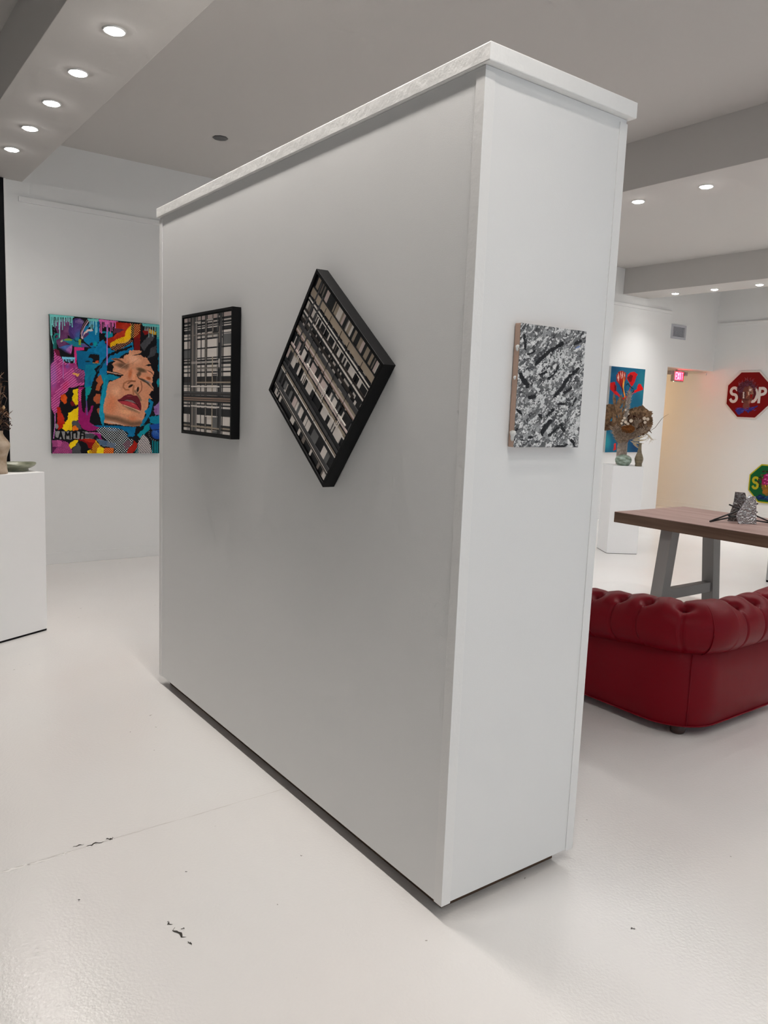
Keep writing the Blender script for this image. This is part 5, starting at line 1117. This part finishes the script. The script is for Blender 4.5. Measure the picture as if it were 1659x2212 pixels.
# rolled top with deep buttons
RR = .128
path = rounded_path(.052, .052, SL-.052, SD-.01, .20, .0055); fr2 = frames(path); tot = fr2[-1][3]; armL = SD-.01-.052-.20; cor = .20*math.pi/2
def rollz(s):
    d = min(s, tot-s)                       # arms dip slightly towards their fronts
    if d < armL: return .536+.012*max(0, 1-d/.16)
    return .541-.066*min(1, max(0, (d-armL-cor)/.55))
but = []
s_ = armL+.5*cor+.02
bs = []
k = s_+.005
while k < tot-.08: bs.append(k); k += .152
k = s_-.27
while k > .06: bs.append(k); k -= .165
NA = 72; vs = []
for (p, tg, nm, s) in fr2:
    zc = rollz(s)
    for j in range(NA):
        a = 2*math.pi*j/NA; r = RR           # a=0 outward, 90deg = top
        dd = 0.0
        for b in bs:
            ds = s-b
            if abs(ds) > .12: continue
            a0 = R_(68); da = (a-a0+math.pi) % (2*math.pi)-math.pi; arc = da*RR
            d2 = math.hypot(ds, arc*.95)
            dd -= .042*math.exp(-(d2/.024)**2)+.016*math.exp(-(d2/.06)**2)
            # pleat from the button down the outside, and over the top to the inside
            wig = ds-.012*math.sin(max(0, -da)*1.6)
            if -2.3 < da < 0: dd -= .0085*math.exp(-(wig/.0065)**2)*min(1, (-da)*2.2)
            if 0 < da < 1.6: dd -= .010*math.exp(-(ds/.010)**2)*math.exp(-da*.6)
            for q in (-.016, .016): 
                if -.55 < da < -.1: dd -= .0022*math.exp(-((ds-q*(-da)*2)/.0035)**2)
        # soft billow between buttons
        if bs:
            near = min(abs(s-b) for b in bs); dd += .009*min(1, near/.075)*max(0, math.sin(a))
        r += dd
        vs.append((p[0]+nm[0]*r*math.cos(a), p[1]+nm[1]*r*math.cos(a), zc+r*math.sin(a)))
fs = [(i*NA+j, (i+1)*NA+j, (i+1)*NA+(j+1) % NA, i*NA+(j+1) % NA) for i in range(len(fr2)-1) for j in range(NA)]
fs += [tuple(range(NA)), tuple(range((len(fr2)-1)*NA, len(fr2)*NA))[::-1]]
mb = MBS(); mb.add(vs, fs, 0, True); rt = mb.build('rolled_top', M['leather'], t)
for b in bs:
    f = min(fr2, key=lambda q: abs(q[3]-b)); p, tg, nm, s = f; a0 = R_(68); r = RR-.052; d = Vector((nm[0]*math.cos(a0), nm[1]*math.cos(a0), math.sin(a0)))
    c = Vector((p[0], p[1], rollz(b)))+d*r; mb = MBS(); mb.lathe([(.011, 0), (.009, .005), (.001, .007)], n=14, capt=True)
    rot = Matrix.Translation(c) @ d.to_track_quat('Z', 'Y').to_matrix().to_4x4(); mb.v = [tuple(rot @ Vector(v)) for v in mb.v]; mb.build('button', M['button'], rt)
# vertical end seam across the roll at the corner
f = min(fr2, key=lambda q: abs(q[3]-(armL+cor*.32))); p, tg, nm, s = f
mb = MBS(); mb.tube([(p[0]+nm[0]*(RR+.004)*math.cos(R_(a)), p[1]+nm[1]*(RR+.004)*math.cos(R_(a)), rollz(s)+(RR+.004)*math.sin(R_(a))) for a in range(-70, 96, 8)], .003, 6); mb.build('seam', M['leather'], t)
# arm front scrolls
for x in (.052, SL-.052):
    mb = MBS(); mb.lathe([(RR*.98, 0), (RR*.9, .012), (RR*.5, .018), (.001, .02)], n=32, capb=True)
    rot = Matrix.Translation((x, SD-.012, rollz(0))) @ Matrix.Rotation(R_(-90), 4, 'X'); mb.v = [tuple(rot @ Vector(v)) for v in mb.v]; mb.build('arm_scroll', M['leather'], t)
mb = MBS(); mb.box((.19, .19, .055), (SL-.19, SD-.02, .26)); mb.build('seat_base', M['leather'], t, bevel=.02, seg=3)
for i in range(2):
    w = (SL-.40)/2; x = .20+i*w; mb = MBS(); mb.box((x+.004, .20, .262), (x+w-.004, SD+.01, .40)); mb.build('seat_cushion', M['leather'], t, bevel=.045, seg=5)
def foot(x, y):
    mb = MBS(); mb.lathe([(.026, 0), (.034, .006), (.038, .022), (.034, .04), (.028, .054)], c=(x, y, 0), n=22, capt=True); mb.build('foot', M['feet'], t)
for (x, y) in ((.112, .108), (.090, .72), (.90, .11), (SL-.14, .15), (SL-.12, SD-.16)): foot(x, y)


# ------------------------------------------------------------------ world + view
w = bpy.data.worlds.new('world'); scn.world = w; w.use_nodes = True
w.node_tree.nodes['Background'].inputs['Color'].default_value = (0.8, 0.85, 0.9, 1); w.node_tree.nodes['Background'].inputs['Strength'].default_value = 0.3
scn.view_settings.view_transform = 'Standard'; scn.view_settings.look = 'None'; scn.view_settings.gamma = 1.0; scn.view_settings.use_curve_mapping = False
scn.view_settings.exposure = -0.03
scn.cycles.max_bounces = 5; scn.cycles.diffuse_bounces = 5; scn.cycles.glossy_bounces = 2; scn.cycles.transmission_bounces = 0
scn.cycles.use_adaptive_sampling = True; scn.cycles.adaptive_threshold = 0.10; scn.cycles.adaptive_min_samples = 12
scn.cycles.caustics_reflective = False; scn.cycles.caustics_refractive = False
scn.cycles.sample_clamp_indirect = 4.0; scn.cycles.use_denoising = True
